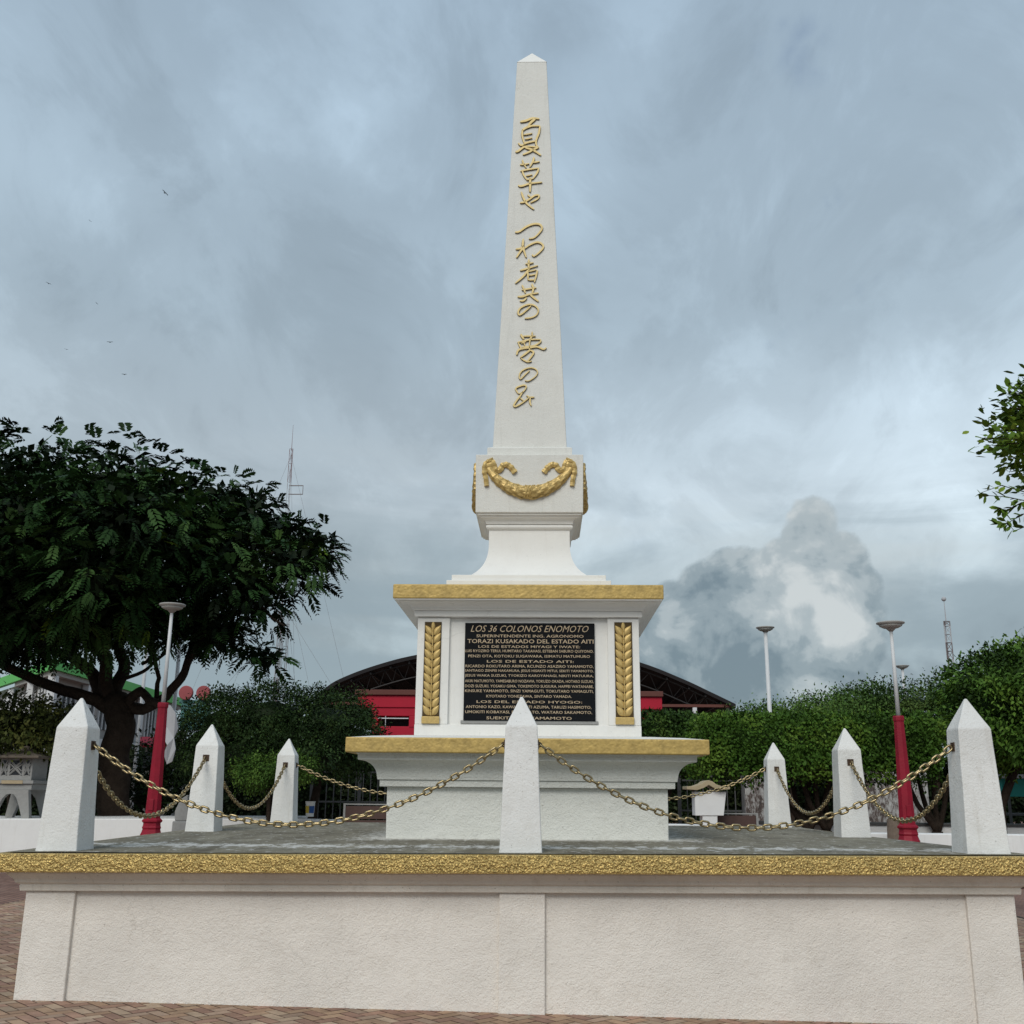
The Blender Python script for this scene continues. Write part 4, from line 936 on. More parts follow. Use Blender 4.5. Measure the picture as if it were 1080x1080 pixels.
# clipped hedges on trunks
def hedge(label, px0, px1, ytop, ybot, Y, depth, base, seed_, per_=1.0, trunks=(), name='clipped_hedge'):
    a = at(px0, ytop, Y); b = at(px1, ytop, Y); zt = (a.z+b.z)/2; zb = at((px0+px1)/2, ybot, Y).z; x0, x1 = a.x, b.x
    root = empty(name, ((x0+x1)/2, Y+depth/2, -1.17), label, 'hedge')
    W_, H_ = x1-x0, zt-zb; n_f = int(W_*H_*900*per_); n_t = int(W_*depth*400*per_); n_s = int(depth*H_*400*per_)
    P = []; N_ = []
    def face(n, f, nr): 
        u, v_ = RNG.random(n), RNG.random(n); P.append(f(u, v_)); N_.append(np.tile(np.array(nr, float), (n, 1)))
    face(n_f, lambda u, v_: np.stack([x0+W_*u, np.full_like(u, Y), zb+H_*v_], 1), (0, -1, 0)); face(n_t, lambda u, v_: np.stack([x0+W_*u, Y+depth*v_, np.full_like(u, zt)], 1), (0, 0, 1))
    face(n_t//2, lambda u, v_: np.stack([x0+W_*u, Y+depth*v_, np.full_like(u, zb)], 1), (0, 0, -1))
    for xx, s_ in ((x0, -1), (x1, 1)): face(n_s, lambda u, v_: np.stack([np.full_like(u, xx), Y+depth*u, zb+H_*v_], 1), (s_, 0, 0))
    P, N_ = np.concatenate(P), np.concatenate(N_)
    # round the box's corners and roll its faces a little
    c = np.array([(x0+x1)/2, Y+depth/2, (zt+zb)/2]); h = np.array([W_/2, depth/2, H_/2]); rr_ = .35
    q = P-c; inner = np.clip(q, -(h-rr_), h-rr_); dv = q-inner; dl = np.linalg.norm(dv, axis=1, keepdims=True); q = inner+dv/np.maximum(dl, 1e-6)*np.minimum(dl, rr_); P = c+q
    nz = np.array([noise.noise(Vector(p)*.9+Vector((seed_, 0, 0)))*.16+noise.noise(Vector(p)*3+Vector((seed_, 0, 0)))*.07 for p in P]); nz = np.where(N_[:, 2] > .5, nz*.45, nz); P = P+N_*nz[:, None]
    low = q[:, 2] < -h[2]*.55; P[low, 2] += RNG.normal(0, .12, low.sum())
    n = len(P); P = P+RNG.normal(size=(n, 3))*.05
    d = unit(N_*.5+RNG.normal(size=(n, 3))*.7+np.array([0, 0, .1])); nr = unit(N_+RNG.normal(size=(n, 3))*.5); col = clump_tint(P, base, .5, 1.8, 1.3, .2)
    V, F, C_ = leaves(P, d, nr, RNG.uniform(.07, .12, n)/per_**.5, RNG.uniform(.042, .065, n)/per_**.5, col)
    ins = .16; bx = [(x0+ins, Y+ins, zb+ins), (x1-ins, Y+ins, zb+ins), (x1-ins, Y+depth-ins, zb+ins), (x0+ins, Y+depth-ins, zb+ins)]; bx += [(x_, y_, zt-ins) for x_, y_, _ in bx]  # added darker inner box that stops light showing through the leaves
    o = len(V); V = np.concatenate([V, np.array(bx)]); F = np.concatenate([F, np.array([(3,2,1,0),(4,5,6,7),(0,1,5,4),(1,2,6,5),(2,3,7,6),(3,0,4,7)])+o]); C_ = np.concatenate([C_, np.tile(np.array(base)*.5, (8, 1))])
    mesh_np('foliage', V, F, C_, M_leaf, root)
    k = mpp(Y)
    for tx in trunks:
        t = MB(); yy = Y+depth*.5; p0 = at(tx, 850, yy); b0 = Vector((p0.x, yy, -1.2)); f1 = Vector((p0.x+.05, yy, -.35))
        limb(t, [b0, f1], .16, .13, 9, .03)
        for dx in (-.75, -.3, .25, .8): limb(t, [f1, Vector((p0.x+dx*.5, yy+random.uniform(-.4, .4), .25)), Vector((p0.x+dx, yy+random.uniform(-.6, .6), zb+.5))], .085, .045, 7, .06)
        t.build('trunk', M_bark, root, smooth=True)
    return root
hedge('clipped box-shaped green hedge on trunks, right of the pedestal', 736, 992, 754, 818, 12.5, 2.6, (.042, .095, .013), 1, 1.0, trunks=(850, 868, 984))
hedge('farther clipped hedge seen between the pedestal and the larger box hedge', 640, 742, 752, 812, 17.0, 2.0, (.028, .062, .012), 5, .8, trunks=(690,))
for i, (a, b, t_, Yd, lab) in enumerate(((-120, 110, 800, 24, 'added far dark hedge standing in for shade behind the stone lantern'), (110, 330, 790, 25, 'added far dark hedge standing in for shade behind the left lamp and poles'), (330, 560, 785, 26, 'added far dark hedge standing in for shade below the red pavilion'), (560, 800, 806, 27, 'added far dark hedge standing in for shade behind the tan-roofed white pillar'), (800, 1010, 806, 26, 'added far dark hedge standing in for shade behind the whitewashed mural wall'), (1010, 1240, 800, 25, 'added far dark hedge standing in for shade at the right edge'))):
    hedge(lab, a, b, t_, 872, Yd, 1.6, (.012, .022, .008), 11+i, .25, name='shade_backdrop_hedge')  # added dark backdrop: stands in for shade under the trees, blocks horizon light

# --- near branch reaching in at the right
def near_tree():
    Y = -1.5; k = mpp(Y); c = at(1210, 470, Y); root = empty('leafy_tree', (c.x+.8, Y, -1.2), 'near tree whose large-leaved branches reach in at the upper right', 'tree')
    t = MB(); limb(t, [(c.x+.8, Y, -1.25), (c.x+.75, Y, .6), (c.x+.6, Y+.05, 2.0), (c.x+.45, Y, c.z-.2)], .16, .09, 12, .05)
    t.build('trunk', M_barkl, root, smooth=True)
    br = MB(); Vs, Fs, Cs = [], [], []; o = 0
    tr0 = Vector((c.x+.55, Y, 2.1))
    def twig(pts, r=.008):
        br.rings(pts, [r*(1-.6*i/(len(pts)-1)) for i in range(len(pts))], 6)
    # the boughs that carry the part in view, traced to their tips
    tips = [(1040,448),(1034,462),(1050,432),(1062,412),(1078,398),(1046,470),(1060,445),(1070,425),(1056,478),(1066,490),(1074,505),(1076,470),(1082,440),(1088,410),(1095,430),(1090,480),(1086,520),(1095,505),(1080,455),(1068,458),(1100,460),(1072,440),(1062,468),(1084,495),(1110,420),(1110,490),(1120,455),(1100,540)]
    bases = [(1130, 430), (1140, 470), (1135, 510)]
    P, D = [], []
    hub = [at(x, y, Y) for x, y in bases]
    for h in hub: twig([tr0+(0.0)*h, tr0.lerp(h, .5)+Vector((0, 0, .12)), h], .035)
    for i, (x, y) in enumerate(tips):
        dy = random.uniform(-.5, .5); q = at(x, y, Y+dy); h = hub[min(2, max(0, int((y-400)/48)))]; mid = q.lerp(h, .5)+Vector((random.uniform(-.05, .05), 0, random.uniform(-.04, .06)))
        twig([h, mid, q], .010)
        for s_ in range(48):
            u = random.random()**.7; p = (mid.lerp(q, u) if random.random() < .75 else h.lerp(mid, u)); P.append(p+Vector((random.gauss(0, .07), random.gauss(0, .12), random.gauss(0, .07)))); D.append((q-h).normalized())
    # the thin lower spray with separate leaves
    for l in ([(1140,525),(1090,530),(1062,524),(1033,522)], [(1140,525),(1085,520),(1056,512),(1034,520)], [(1110,528),(1080,542),(1062,552),(1050,553)], [(1140,530),(1095,550),(1070,560),(1060,549)], [(1078,530),(1062,538),(1052,536)]):
        pts = [at(x, y, Y-.2) for x, y in l]; twig(pts, .007)
        for s_ in range(20):
            u = (s_+.5)/20; i = min(len(pts)-2, int(u*(len(pts)-1))); p = pts[i].lerp(pts[i+1], u*(len(pts)-1)-i)
            if p.x < at(1110, 530, Y-.2).x: P.append(p); D.append((pts[-1]-pts[0]).normalized()+Vector((0, 0, .55 if s_ % 2 else -.55)))
    # the rest of the crown beyond the frame
    bl = [(1190,440,70,70,0,1.0),(1270,480,80,70,0,1.1),(1200,400,60,45,.2,.9),(1230,540,60,40,0,.8)]
    Pb, Nb, _ = blob_points(bl, Y, 1500, .3); Pc, Nc, _ = blob_points([(1090,448,42,48,0,.5),(1078,475,24,32,0,.4),(1100,420,34,36,0,.5)], Y, 620, .15); Pb = np.concatenate([Pb, Pc]); Nb = np.concatenate([Nb, Nc])
    P = np.array([tuple(p) for p in P]+[tuple(p) for p in Pb]); D = np.array([tuple(d_) for d_ in D]+[tuple(d_) for d_ in Nb]); n = len(P)
    d = unit(D*.8+RNG.normal(size=(n, 3))*.5); nr = unit(np.array([0, -.3, 1.])+RNG.normal(size=(n, 3))*.5); ln = RNG.uniform(.08, .13, n)
    V, F, C_ = leaves6(P, d, nr, ln, ln*.50, clump_tint(P, (.085, .155, .018), .5, 1.6, 2.5, .2)); mesh_np('crown', V, F, C_, M_leaf, root)
    br.build('branches', M_bark, root, smooth=True)
near_tree()

# ------------------------------------------------------------------ lamps
def lamp(px_t, py_t, wpx, Y, label, red=None, base_y=None):
    k = mpp(Y); top = at(px_t, py_t, Y); bz = -1.17; root = empty('street_lamp', (top.x, Y, bz), label, 'street lamp', 'round-headed street lamps'); r = wpx*k/2
    x = top.x; z = top.z
    MB()._lathe([(.03, -.17*r/.25), (.10*r/.25, -.10*r/.25), (r*.75, -.055*r/.25), (r, -.018*r/.25), (r*.98, 0.0), (r*.5, .010), (.01, .02)], (x, Y, z), 28).build('lamp_head', M_disc, root, smooth=True)
    MB()._lathe([(r*.55, -.094*r/.25), (r*.80, -.060*r/.25), (r*.80, -.052*r/.25)], (x, Y, z-.006), 28).build('diffuser', M_glassl, root, smooth=True)
    zr = at(red[0], red[1], Y).z if red else bz
    MB().rings([(x, Y, zr-.02 if red else bz), (x, Y, z-.08)], [.040, .030] if red else [.075, .05], 12).build('pole', M_polew, root, smooth=True)
    if red:
        zb = at(base_y[0], base_y[1], Y).z
        mb = MB(); mb.rings([(x, Y, zb+.28), (x, Y, zr)], [.145, .088], 8); mb.build('red_shaft', M_red, root)
        mb = MB(); mb._lathe([(.20, -1.0), (.20, 0.0), (.185, .03), (.165, .09), (.178, .12), (.165, .15), (.160, .20), (.19, .225), (.19, .25), (.15, .285)], (x, Y, zb), 8); mb.build('red_base', M_red, root)
        mb = MB(); mb._lathe([(.098, zr-.10), (.104, zr-.08), (.104, zr-.02), (.094, zr)], (x, Y, 0), 8); mb.build('collar', M_red, root)
        MB().box(x-.045, x+.045, Y-.150, Y-.10, zb+.42, zb+.62).build('access_hatch', M_red, root, bevel=.006)
        mb = MB(); mb._lathe([(.40, bz), (.40, zb-.3), (.32, zb-.28)], (x, Y, 0), 8); mb.build('plinth', M_white, root)
    return root
lamp(182, 637.5, 29, 7.2, 'round-headed white lamp on a tall dark red base, standing before the shade tree', (168, 741), (158, 880))
lamp(939, 656.5, 30, 7.2, 'round-headed white lamp on a tall dark red base, standing before the clipped hedge', (949, 755), (961, 887))
lamp(807, 661.5, 20, 16.5, 'white round-headed lamp standing alone behind the clipped hedge')
lamp(951.5, 702, 14.5, 29, 'smallest, farthest round-headed lamp, just right of the tall red and white one')
lamp(192, 655, 18, 17.5, 'white round-headed lamp partly hidden by the shade tree, right of the red base')
lamp(158, 655, 16, 21, 'white round-headed lamp almost hidden behind the limbs of the shade tree')

# torn white sheet by the left lamp
mb = MB(); Yb = 8.2
out = [(171,742),(180,744),(186,752),(187,768),(183,778),(186,790),(181,803),(175,806),(173,795),(177,786),(172,778),(175,766),(170,757)]
fr = [at(x, y, Yb) for x, y in out]; n = len(fr)
mb.add([tuple(p) for p in fr]+[tuple(p+Vector((0, .03, 0))) for p in fr], [tuple(range(n))[::-1], tuple(range(n, 2*n))]+[(i, (i+1) % n, (i+1) % n+n, i+n) for i in range(n)])
mb.v = [(x, y+.05*math.sin(z*9), z) for x, y, z in mb.v]
tag(mb.build('banner', simple('grey_sheet', (.42, .43, .45), .6)), 'torn pale grey banner hanging beside the red lamp base on the left', 'banner')

# ------------------------------------------------------------------ masts
def mast(px, py, Y, half, label, lattice_top=None, cat='radio mast', rod=3.0, mats=(M_mastr, M_mastw), step=2.4, r=.026):
    top = at(px, py, Y); root = empty('radio_mast', (top.x, Y, -1.2), label, cat)
    zt = top.z-rod; z = -1.2; k = 0
    segs = {0: MB(), 1: MB()}
    while z < zt:
        z1 = min(zt, z+step); b = MB(); C3 = [(half*math.cos(a), half*math.sin(a)) for a in (R(90), R(210), R(330))]
        for i in range(3):
            a, c = C3[i], C3[(i+1) % 3]; b.rings([(top.x+a[0], Y+a[1], z), (top.x+a[0], Y+a[1], z1)], r, 5); b.rings([(top.x+a[0], Y+a[1], z), (top.x+c[0], Y+c[1], z1)], r*.6, 4); b.rings([(top.x+a[0], Y+a[1], z1), (top.x+c[0], Y+c[1], z1)], r*.6, 4)
        b.build('lattice_section', mats[(k//2) % 2], root); z = z1; k += 1
    MB().rings([(top.x, Y, zt-.2), (top.x, Y, top.z)], [r*1.3, r*.5], 6).build('antenna', mats[0], root)
    return root, top
def guys(root, top, Y, zs, sp, r=.011):
    g = MB()
    for z in zs:
        for dx, dy in ((-sp, -4), (sp, -4), (0, sp)): g.rings([(top.x, Y, z), (top.x+dx*(z/top.z), Y+dy, -1.2)], r, 4)
    g.build('guy_wire', M_steel, root)
r_, tp = mast(309.3, 448, 110, .24, 'tallest red and white radio mast rising above the right side of the shade tree', rod=3.2)
guys(r_, tp, 110, (tp.z-4, tp.z*.6), 14)
q = at(312, 513, 110); MB().rings([(tp.x, 110, q.z+.1), (q.x+.9, 110, q.z+.1), (q.x+.9, 110, q.z-1.0), (tp.x, 110, q.z-1.0)], .07, 5).build('antenna_arm', M_steel, r_)
r_, tp = mast(304.5, 628, 100, .35, 'shorter pale radio mast on the right of the pair below the tree branch', rod=2, mats=(M_mastw, M_steel)); guys(r_, tp, 100, (tp.z-2,), 16)
r_, tp = mast(298.0, 632, 104, .28, 'shorter thin grey radio mast on the left of the pair below the tree branch', rod=2, mats=(M_steel, M_steel))
r_, tp = mast(995.5, 633, 75, .28, 'ladder-like radio mast with a ball on top above the right tree', rod=1.8, mats=(M_mastw, M_steel), step=.7, r=.045)
mb = MB(); mb.add(*sphere(.20, (tp.x, 75, tp.z+.1), 12, 8)); mb.build('ball', M_mastw, r_, smooth=True)

# ------------------------------------------------------------------ arena roof behind
def arena():
    Y0, Y1 = 55.0, 85.0; root = empty('sports_arena', (0, Y0, -1.17), 'open sports arena with a dark arched roof behind the pedestal', 'building')
    pts_px = [(330,744),(345,724),(370,711),(405,699),(440,690.5),(500,681),(558,679.5),(615,684),(675,698.5),(720,716),(750,730),(776,742.5)]
    L = [at(x, y, Y0) for x, y in pts_px]
    def dense(P_, n_=5):
        ext = [2*P_[0]-P_[1]]+P_+[2*P_[-1]-P_[-2]]; o = []
        for i in range(1, len(ext)-2):
            for k in range(n_):
                q = k/n_; a, b, c, d = ext[i-1:i+3]; o.append(.5*((2*b)+(-a+c)*q+(2*a-5*b+4*c-d)*q*q+(-a+3*b-3*c+d)*q**3))
        o.append(P_[-1]); return o
    D = dense(L); n = len(D); mb = MB(); vs = []
    for y in (Y0, Y1):
        for p in D: vs.append((p.x, y, p.z))
        for p in D: vs.append((p.x, y, p.z-.25))
    fs = []
    for i in range(n-1): fs += [(i, i+1, 2*n+i+1, 2*n+i), (n+i, 3*n+i, 3*n+i+1, n+i+1), (i, n+i, n+i+1, i+1), (2*n+i, 2*n+i+1, 3*n+i+1, 3*n+i)]
    fs += [(0, 2*n, 3*n, n), (n-1, 2*n-1, 4*n-1, 3*n-1)]
    mb.add(vs, fs); mb.build('roof', M_roofd, root)
    bw = MB(); zb = 2.6; vs = [(p.x, Y1-.1, p.z-.3) for p in D]+[(p.x, Y1-.1, -1.2) for p in D]; bw.add(vs, [(i, i+1, n+i+1, n+i) for i in range(n-1)])
    bw.v += [(x, y+.2, z) for x, y, z in vs]; bw.f += [(n*2+i, n*2+n+i, n*2+n+i+1, n*2+i+1) for i in range(n-1)]; bw.build('end_wall', M_roofd, root)
    zt = at(776, 742, Y0).z-.05
    tr = MB()
    for y in (Y0+.4, Y0+8, Y0+16, Y0+24):
        low = [Vector((p.x, y, p.z-.45)) for p in D]; lo2 = []
        for i, p in enumerate(D): lo2.append(Vector((p.x*.985, y, max(p.z-1.35, zt-.05 if i > n*.1 else p.z-1.0))))
        tr.rings(low, .05, 5); tr.rings(lo2, .05, 5)
        for i in range(0, n-1): tr.rings([low[i], lo2[i+1]] if i % 2 else [lo2[i], low[i+1]], .018, 4)
    tr.build('roof_truss', M_truss, root)
    pu = MB()
    for i in range(1, n-1, 3): p = D[i]; pu.box(p.x-.06, p.x+.06, Y0+.2, Y1-.3, p.z-.45, p.z-.28)
    pu.build('purlins', M_truss, root)
    b = MB(); pr = at(776, 742, Y0); pl_ = at(690, 742, Y0); b.box(D[0].x, pr.x, Y0+.2, Y0+.4, pr.z-.22, pr.z-.05); b.build('tie_beam', M_rust, root)
    for px in (342, 733, 768): x = at(px, 742, Y0).x; MB().box(x-.13, x+.13, Y0+.15, Y0+.45, -1.2, zt-.2).build('column', M_polew if px == 733 else M_truss, root)
arena()

# red pavilion between the pedestal and the arena
def pavilion():
    Y = 30.0; root = empty('red_pavilion', (0, Y, -1.17), 'dark red pavilion front seen on both sides of the pedestal below the arena roof', 'pavilion')
    def bx(x0, x1, y0, y1, a, b, name, mat): 
        A = at(x0, y1, Y); B = at(x1, y0, Y); return MB().box(A.x, B.x, Y+a, Y+b, A.z, B.z).build(name, mat, root, bevel=.02)
    bx(375, 699, 729.5, 733, -.15, 1.5, 'coping', M_rust); bx(377, 698, 733.2, 746, -.05, 1.2, 'beam', M_redp)
    bx(392, 686, 746.2, 755, 0, 1.0, 'lintel', M_redp); bx(392, 686, 768, 778, 0, 1.0, 'sill_wall', M_redp)
    bx(392, 399, 755.2, 767.8, 0, 1.0, 'pier', M_redp); bx(431, 440, 755.2, 767.8, 0, 1.0, 'pier', M_redp); bx(671, 686, 755.2, 767.8, 0, 1.0, 'pier', M_redp)
    bx(399.2, 430.8, 755.2, 767.8, .8, .9, 'window_opening', M_bdark)
    bx(392, 686, 778.2, 850, .1, 1.0, 'base_wall', M_redp)
    bx(398.5, 431, 757.2, 758.2, -.02, .03, 'handrail', M_polew); bx(406, 407.2, 755, 767.8, -.03, .03, 'rail_post', M_polew)
pavilion()

# ------------------------------------------------------------------ green-roofed building, disc sign, shop
def green_building():
    Y = 42.0; C0 = at(57, 694, Y); root = empty('corner_building', (C0.x, Y, -1.17), 'pale two-storey building with bright green roof edge behind the shade tree', 'building')
    zt = C0.z; 
    # two street faces leave the near corner; ends measured where the roof edge leaves the view
    def far(px, py):                 # where the horizontal roof edge at height zt meets this pixel
        d = ray(px, py); return CAM+d*((zt-CAM.z)/d.z)
    Lf = far(0, 715); Rt = far(194, 737)
    Lv = Vector((Lf.x-C0.x, Lf.y-C0.y, 0)).normalized(); Rv = Vector((Rt.x-C0.x, Rt.y-C0.y, 0)); lenR = Rv.length; Rv.normalize(); lenL = 22
    def quadwall(o, v, ln, z0, z1, t0, t1, inw, name, mat):     # slab along v from t0..t1, thickness inward
        a = o+v*t0; b = o+v*t1; vs = [(a.x, a.y, z0), (b.x, b.y, z0), (b.x+inw.x, b.y+inw.y, z0), (a.x+inw.x, a.y+inw.y, z0)]; vs += [(x, y, z1) for x, y, _ in vs]
        return MB().add(vs, [(3,2,1,0),(4,5,6,7),(0,1,5,4),(1,2,6,5),(2,3,7,6),(3,0,4,7)]).build(name, mat, root)
    G0 = Vector((C0.x, C0.y, 0)); fh = .55
    quadwall(G0, Rv, lenR, zt-fh, zt, 0, lenR, Lv*.5, 'roof_fascia', M_green); quadwall(G0+Rv*.5, Lv, lenL, zt-fh, zt, .01, lenL, Rv*-.49, 'roof_fascia', M_green)
    c2 = G0+Rv*1.2+Lv*1.2
    quadwall(c2, Rv, lenR, -1.2, zt-fh-.01, 0, lenR-2.0, Lv*8, 'wall', M_bldg); quadwall(c2+Lv*.01, Lv, lenL, -1.2, zt-fh-.02, 8, lenL-2, Rv*8, 'wall', M_bldg)
    quadwall(G0+Rv*.3+Lv*.3, Rv, lenR, zt-fh-.25, zt-fh-.005, 0, lenR-.5, Lv*9, 'eave', M_bldg)
    for face, v, inn, ln in ((0, Rv, Lv, lenR-2), (1, Lv, Rv, lenL-2)):
        k = 0; t0 = 1.0
        while t0+2.2 < ln:
            for z0, z1 in ((zt-fh-2.6, zt-fh-.7), (zt-fh-6.0, zt-fh-4.0)):
                if z0 > -1:
                    w_ = quadwall(c2-inn*.06, v, 1, z0, z1, t0, t0+2.2, inn*.2, 'window', M_bdark); a = c2-inn*.10+v*t0
                    fr_ = MB()
                    for tt in (0, .7, 1.4, 2.1): p = a+v*tt; fr_.box(p.x-.05, p.x+.05, p.y-.05, p.y+.05, z0, z1)
                    fr_.build('frame', M_polew, w_)
            t0 += 3.0
    for v, inn, ln in ((Rv, Lv, lenR), (Lv, Rv, lenL)):
        t0 = .6
        while t0 < ln-1: p = G0+v*t0+inn*.7; MB().box(p.x-.18, p.x+.18, p.y-.18, p.y+.18, -1.2, zt-fh-.26).build('column', M_polew, root); t0 += 5.0
        quadwall(G0+inn*.4, v, ln, zt-fh-4.0, zt-fh-3.2, 1.6, ln-1.5, inn*.15, 'balcony', M_polew)
green_building()
def disc_sign():
    Y = 38.0; root = empty('rooftop_sign', (at(205, 735, Y).x, Y, -1.17), 'teal rooftop sign with two faded red discs beside the lamp poles', 'sign'); k = mpp(Y)
    for px in (195.8, 214.2):
        c = at(px, 730.6, Y); mb = MB(); r = 7.7*k; n = 28; vs = []
        for y, rr_ in ((0, r*.92), (-.0, r), (.14, r)):
            for i in range(n): q = 2*math.pi*i/n; vs.append((c.x+rr_*math.cos(q), Y+y-.03*(rr_ < r), c.z+rr_*math.sin(q)))
        fs = [tuple(range(n)), tuple(range(2*n, 3*n))[::-1]]+[(a*n+i, a*n+(i+1) % n, (a+1)*n+(i+1) % n, (a+1)*n+i) for a in (0, 1) for i in range(n)]; mb.add(vs, fs); mb.build('disc', M_pink, root)
    for x0, x1, y0, y1 in ((189, 221, 738.5, 742), (192, 200, 733, 746), (210, 219, 733, 746), (189, 222, 743, 770)):
        A = at(x0, y1, Y+.3); B = at(x1, y0, Y+.3); MB().box(A.x, B.x, Y+.2+(x0 % 5)*.01, Y+.5, A.z, B.z).build('frame', M_teal, root, bevel=.03)
    for px in (193, 217): p = at(px, 770, Y+.4); MB().box(p.x-.1, p.x+.1, Y+.3, Y+.4, -1.2, p.z+.02).build('support', M_steel, root)
disc_sign()
def shop():
    Y = 22.0; root = empty('kiosk', (at(160, 800, Y).x, Y, -1.17), 'small kiosk with a red awning half hidden behind the left lamp base', 'kiosk')
    def bx(x0, x1, y0, y1, a, b, name, mat): A = at(x0, y1, Y); B = at(x1, y0, Y); return MB().box(A.x, B.x, Y+a, Y+b, A.z, B.z).build(name, mat, root, bevel=.01)
    bx(146, 182, 788, 862, 0, 1.6, 'wall', M_bldg)
    A0 = [at(144, 777, Y), at(185, 777, Y), at(185, 786, Y-.6), at(144, 786, Y-.6)]; MB().add([tuple(p) for p in A0]+[(p.x, p.y, p.z-.06) for p in A0], [(0,1,2,3),(7,6,5,4),(0,3,7,4),(1,5,6,2),(2,6,7,3),(0,4,5,1)]).build('awning', M_red, root)
    bx(150, 168, 793, 812, -.03, .02, 'hatch', M_bdark)
shop()

# ------------------------------------------------------------------ low walls, lantern, benches, small things
def low_wall(x0, x1, y0, y1, Y, th, label, cap=None, mat=M_white):
    a = at(x0, y0, Y); b = at(x1, y1, Y); z0 = -1.2
    root = empty('low_wall', ((a.x+b.x)/2, Y, -1.17), label, 'low wall')
    vs = [(a.x, Y, z0), (b.x, Y, z0), (b.x, Y+th, z0), (a.x, Y+th, z0), (a.x, Y, a.z), (b.x, Y, b.z), (b.x, Y+th, b.z), (a.x, Y+th, a.z)]
    MB().add(vs, [(3,2,1,0),(4,5,6,7),(0,1,5,4),(1,2,6,5),(2,3,7,6),(3,0,4,7)]).build('wall', mat, root, bevel=.02)
    if cap:
        vs2 = [(x, y-(.06 if y == Y else -.06), z) for x, y, z in vs[4:]]; vs2 += [(x, y, z+.06) for x, y, z in vs2]
        MB().add(vs2, [(3,2,1,0),(4,5,6,7),(0,1,5,4),(1,2,6,5),(2,3,7,6),(3,0,4,7)]).build('cap', cap, root, bevel=.01)
    return root
low_wall(-160, 300, 863.5, 863.5, 10.0, 3.0, 'low white planter wall on the left, carrying the stone lantern')
low_wall(280, 446, 862.5, 868, 10.6, .5, 'low white wall behind the back left post and the bucket')
low_wall(690, 800, 869, 871, 11.0, .5, 'low white wall behind the pedestal on the right, under the tan-roofed pillar')
low_wall(905, 1260, 878.5, 882, 9.4, .4, 'nearer low white wall on the right behind the red lamp base')
low_wall(800, 1260, 869, 874, 14.0, .4, 'farther low white wall with dark cap in the shade of the right trees', cap=M_fence)

def lantern():
    Y = 10.8; k = mpp(Y); c = at(24, 863, Y); zb = at(24, 863.8, 10.0).z; root = empty('stone_lantern', (c.x, Y, zb), 'grey Japanese stone lantern with lattice windows on the left planter wall', 'stone lantern')
    def z(y): return zb+(863-y)*k
    def x(px): return at(px, 830, Y).x
    # legs: four curved feet with arched openings (front seen)
    hw = (x(46)-x(0))/2; cx = (x(46)+x(0))/2
    n = 12
    for fy in (Y-hw, Y+hw-.12):
        lg = MB(); vs = []; 
        for i in range(n+1):
            q = -1+2*i/n; xx = cx+q*hw*.98
            under = z(863)+(z(838)-z(863))*max(0, (1-(abs(q)/.62)**2.6)) if abs(q) < .62 else z(863)
            sc_ = .86+.14*(abs(q)); 
            vs += [(xx, fy, under), (cx+q*hw*.80, fy, z(834)), (xx, fy+.12, under), (cx+q*hw*.80, fy+.12, z(834))]
        fs = []
        for i in range(n):
            a = 4*i; fs += [(a, a+4, a+5, a+1), (a+2, a+3, a+7, a+6), (a, a+2, a+6, a+4), (a+1, a+5, a+7, a+3)]
        fs += [(0, 1, 3, 2), (4*n, 4*n+2, 4*n+3, 4*n+1)]; lg.add(vs, fs); lg.build('legs', M_stone, root)
    def slab(hwp, y0, y1, name, mat, bev=.01): return MB().box(cx-hwp, cx+hwp, Y-hwp, Y+hwp, z(y1), z(y0)).build(name, mat, root, bevel=bev)
    slab(hw*.86, 828, 834.2, 'base_slab', M_stone); slab(hw*.95, 824.5, 828, 'base_slab', M_stone)
    MB().box(cx-hw*.48, cx+hw*.48, Y-hw*.97, Y-hw*.94, z(828), z(824.6)).build('gold_inlay', M_tan, root)
    b_ = slab(hw*.74, 802, 824.5, 'light_box', M_stone)
    def lattice(cxx, w_, name):
        g = MB().box(cxx-w_, cxx+w_, Y-hw*.74-.004, Y-hw*.74+.02, z(819), z(804)).build(name, M_bdark, b_)
        g2 = MB(); zc_ = (z(819)+z(804))/2; hh = (z(804)-z(819))/2
        for s_ in (-1, 1):
            for o in (-.5, 0, .5):
                p0 = Vector((cxx-w_, Y-hw*.74-.012, zc_-hh*s_+o*hh)); p1 = Vector((cxx+w_, Y-hw*.74-.012, zc_+hh*s_+o*hh))
                p0.z = max(z(819), min(z(804), p0.z)); p1.z = max(z(819), min(z(804), p1.z)); g2.rings([p0, p1], .014, 4)
        g2.build('lattice', M_stone, g)
    lattice(cx, hw*.27, 'window'); lattice(cx-hw*.52, hw*.12, 'window'); lattice(cx+hw*.52, hw*.12, 'window')
    rf = MB(); rw = (x(49.5)-x(-3))/2
    rf.sq([(rw*.98, z(802)), (rw, z(801)), (rw, z(799.5)), (rw*.55, z(796.3)), (rw*.28, z(794)), (rw*.18, z(793)), (rw*.16, z(790)), (rw*.02, z(788))], cx, Y); rf.build('roof', M_stoneroof, root, bevel=.006)
lantern()

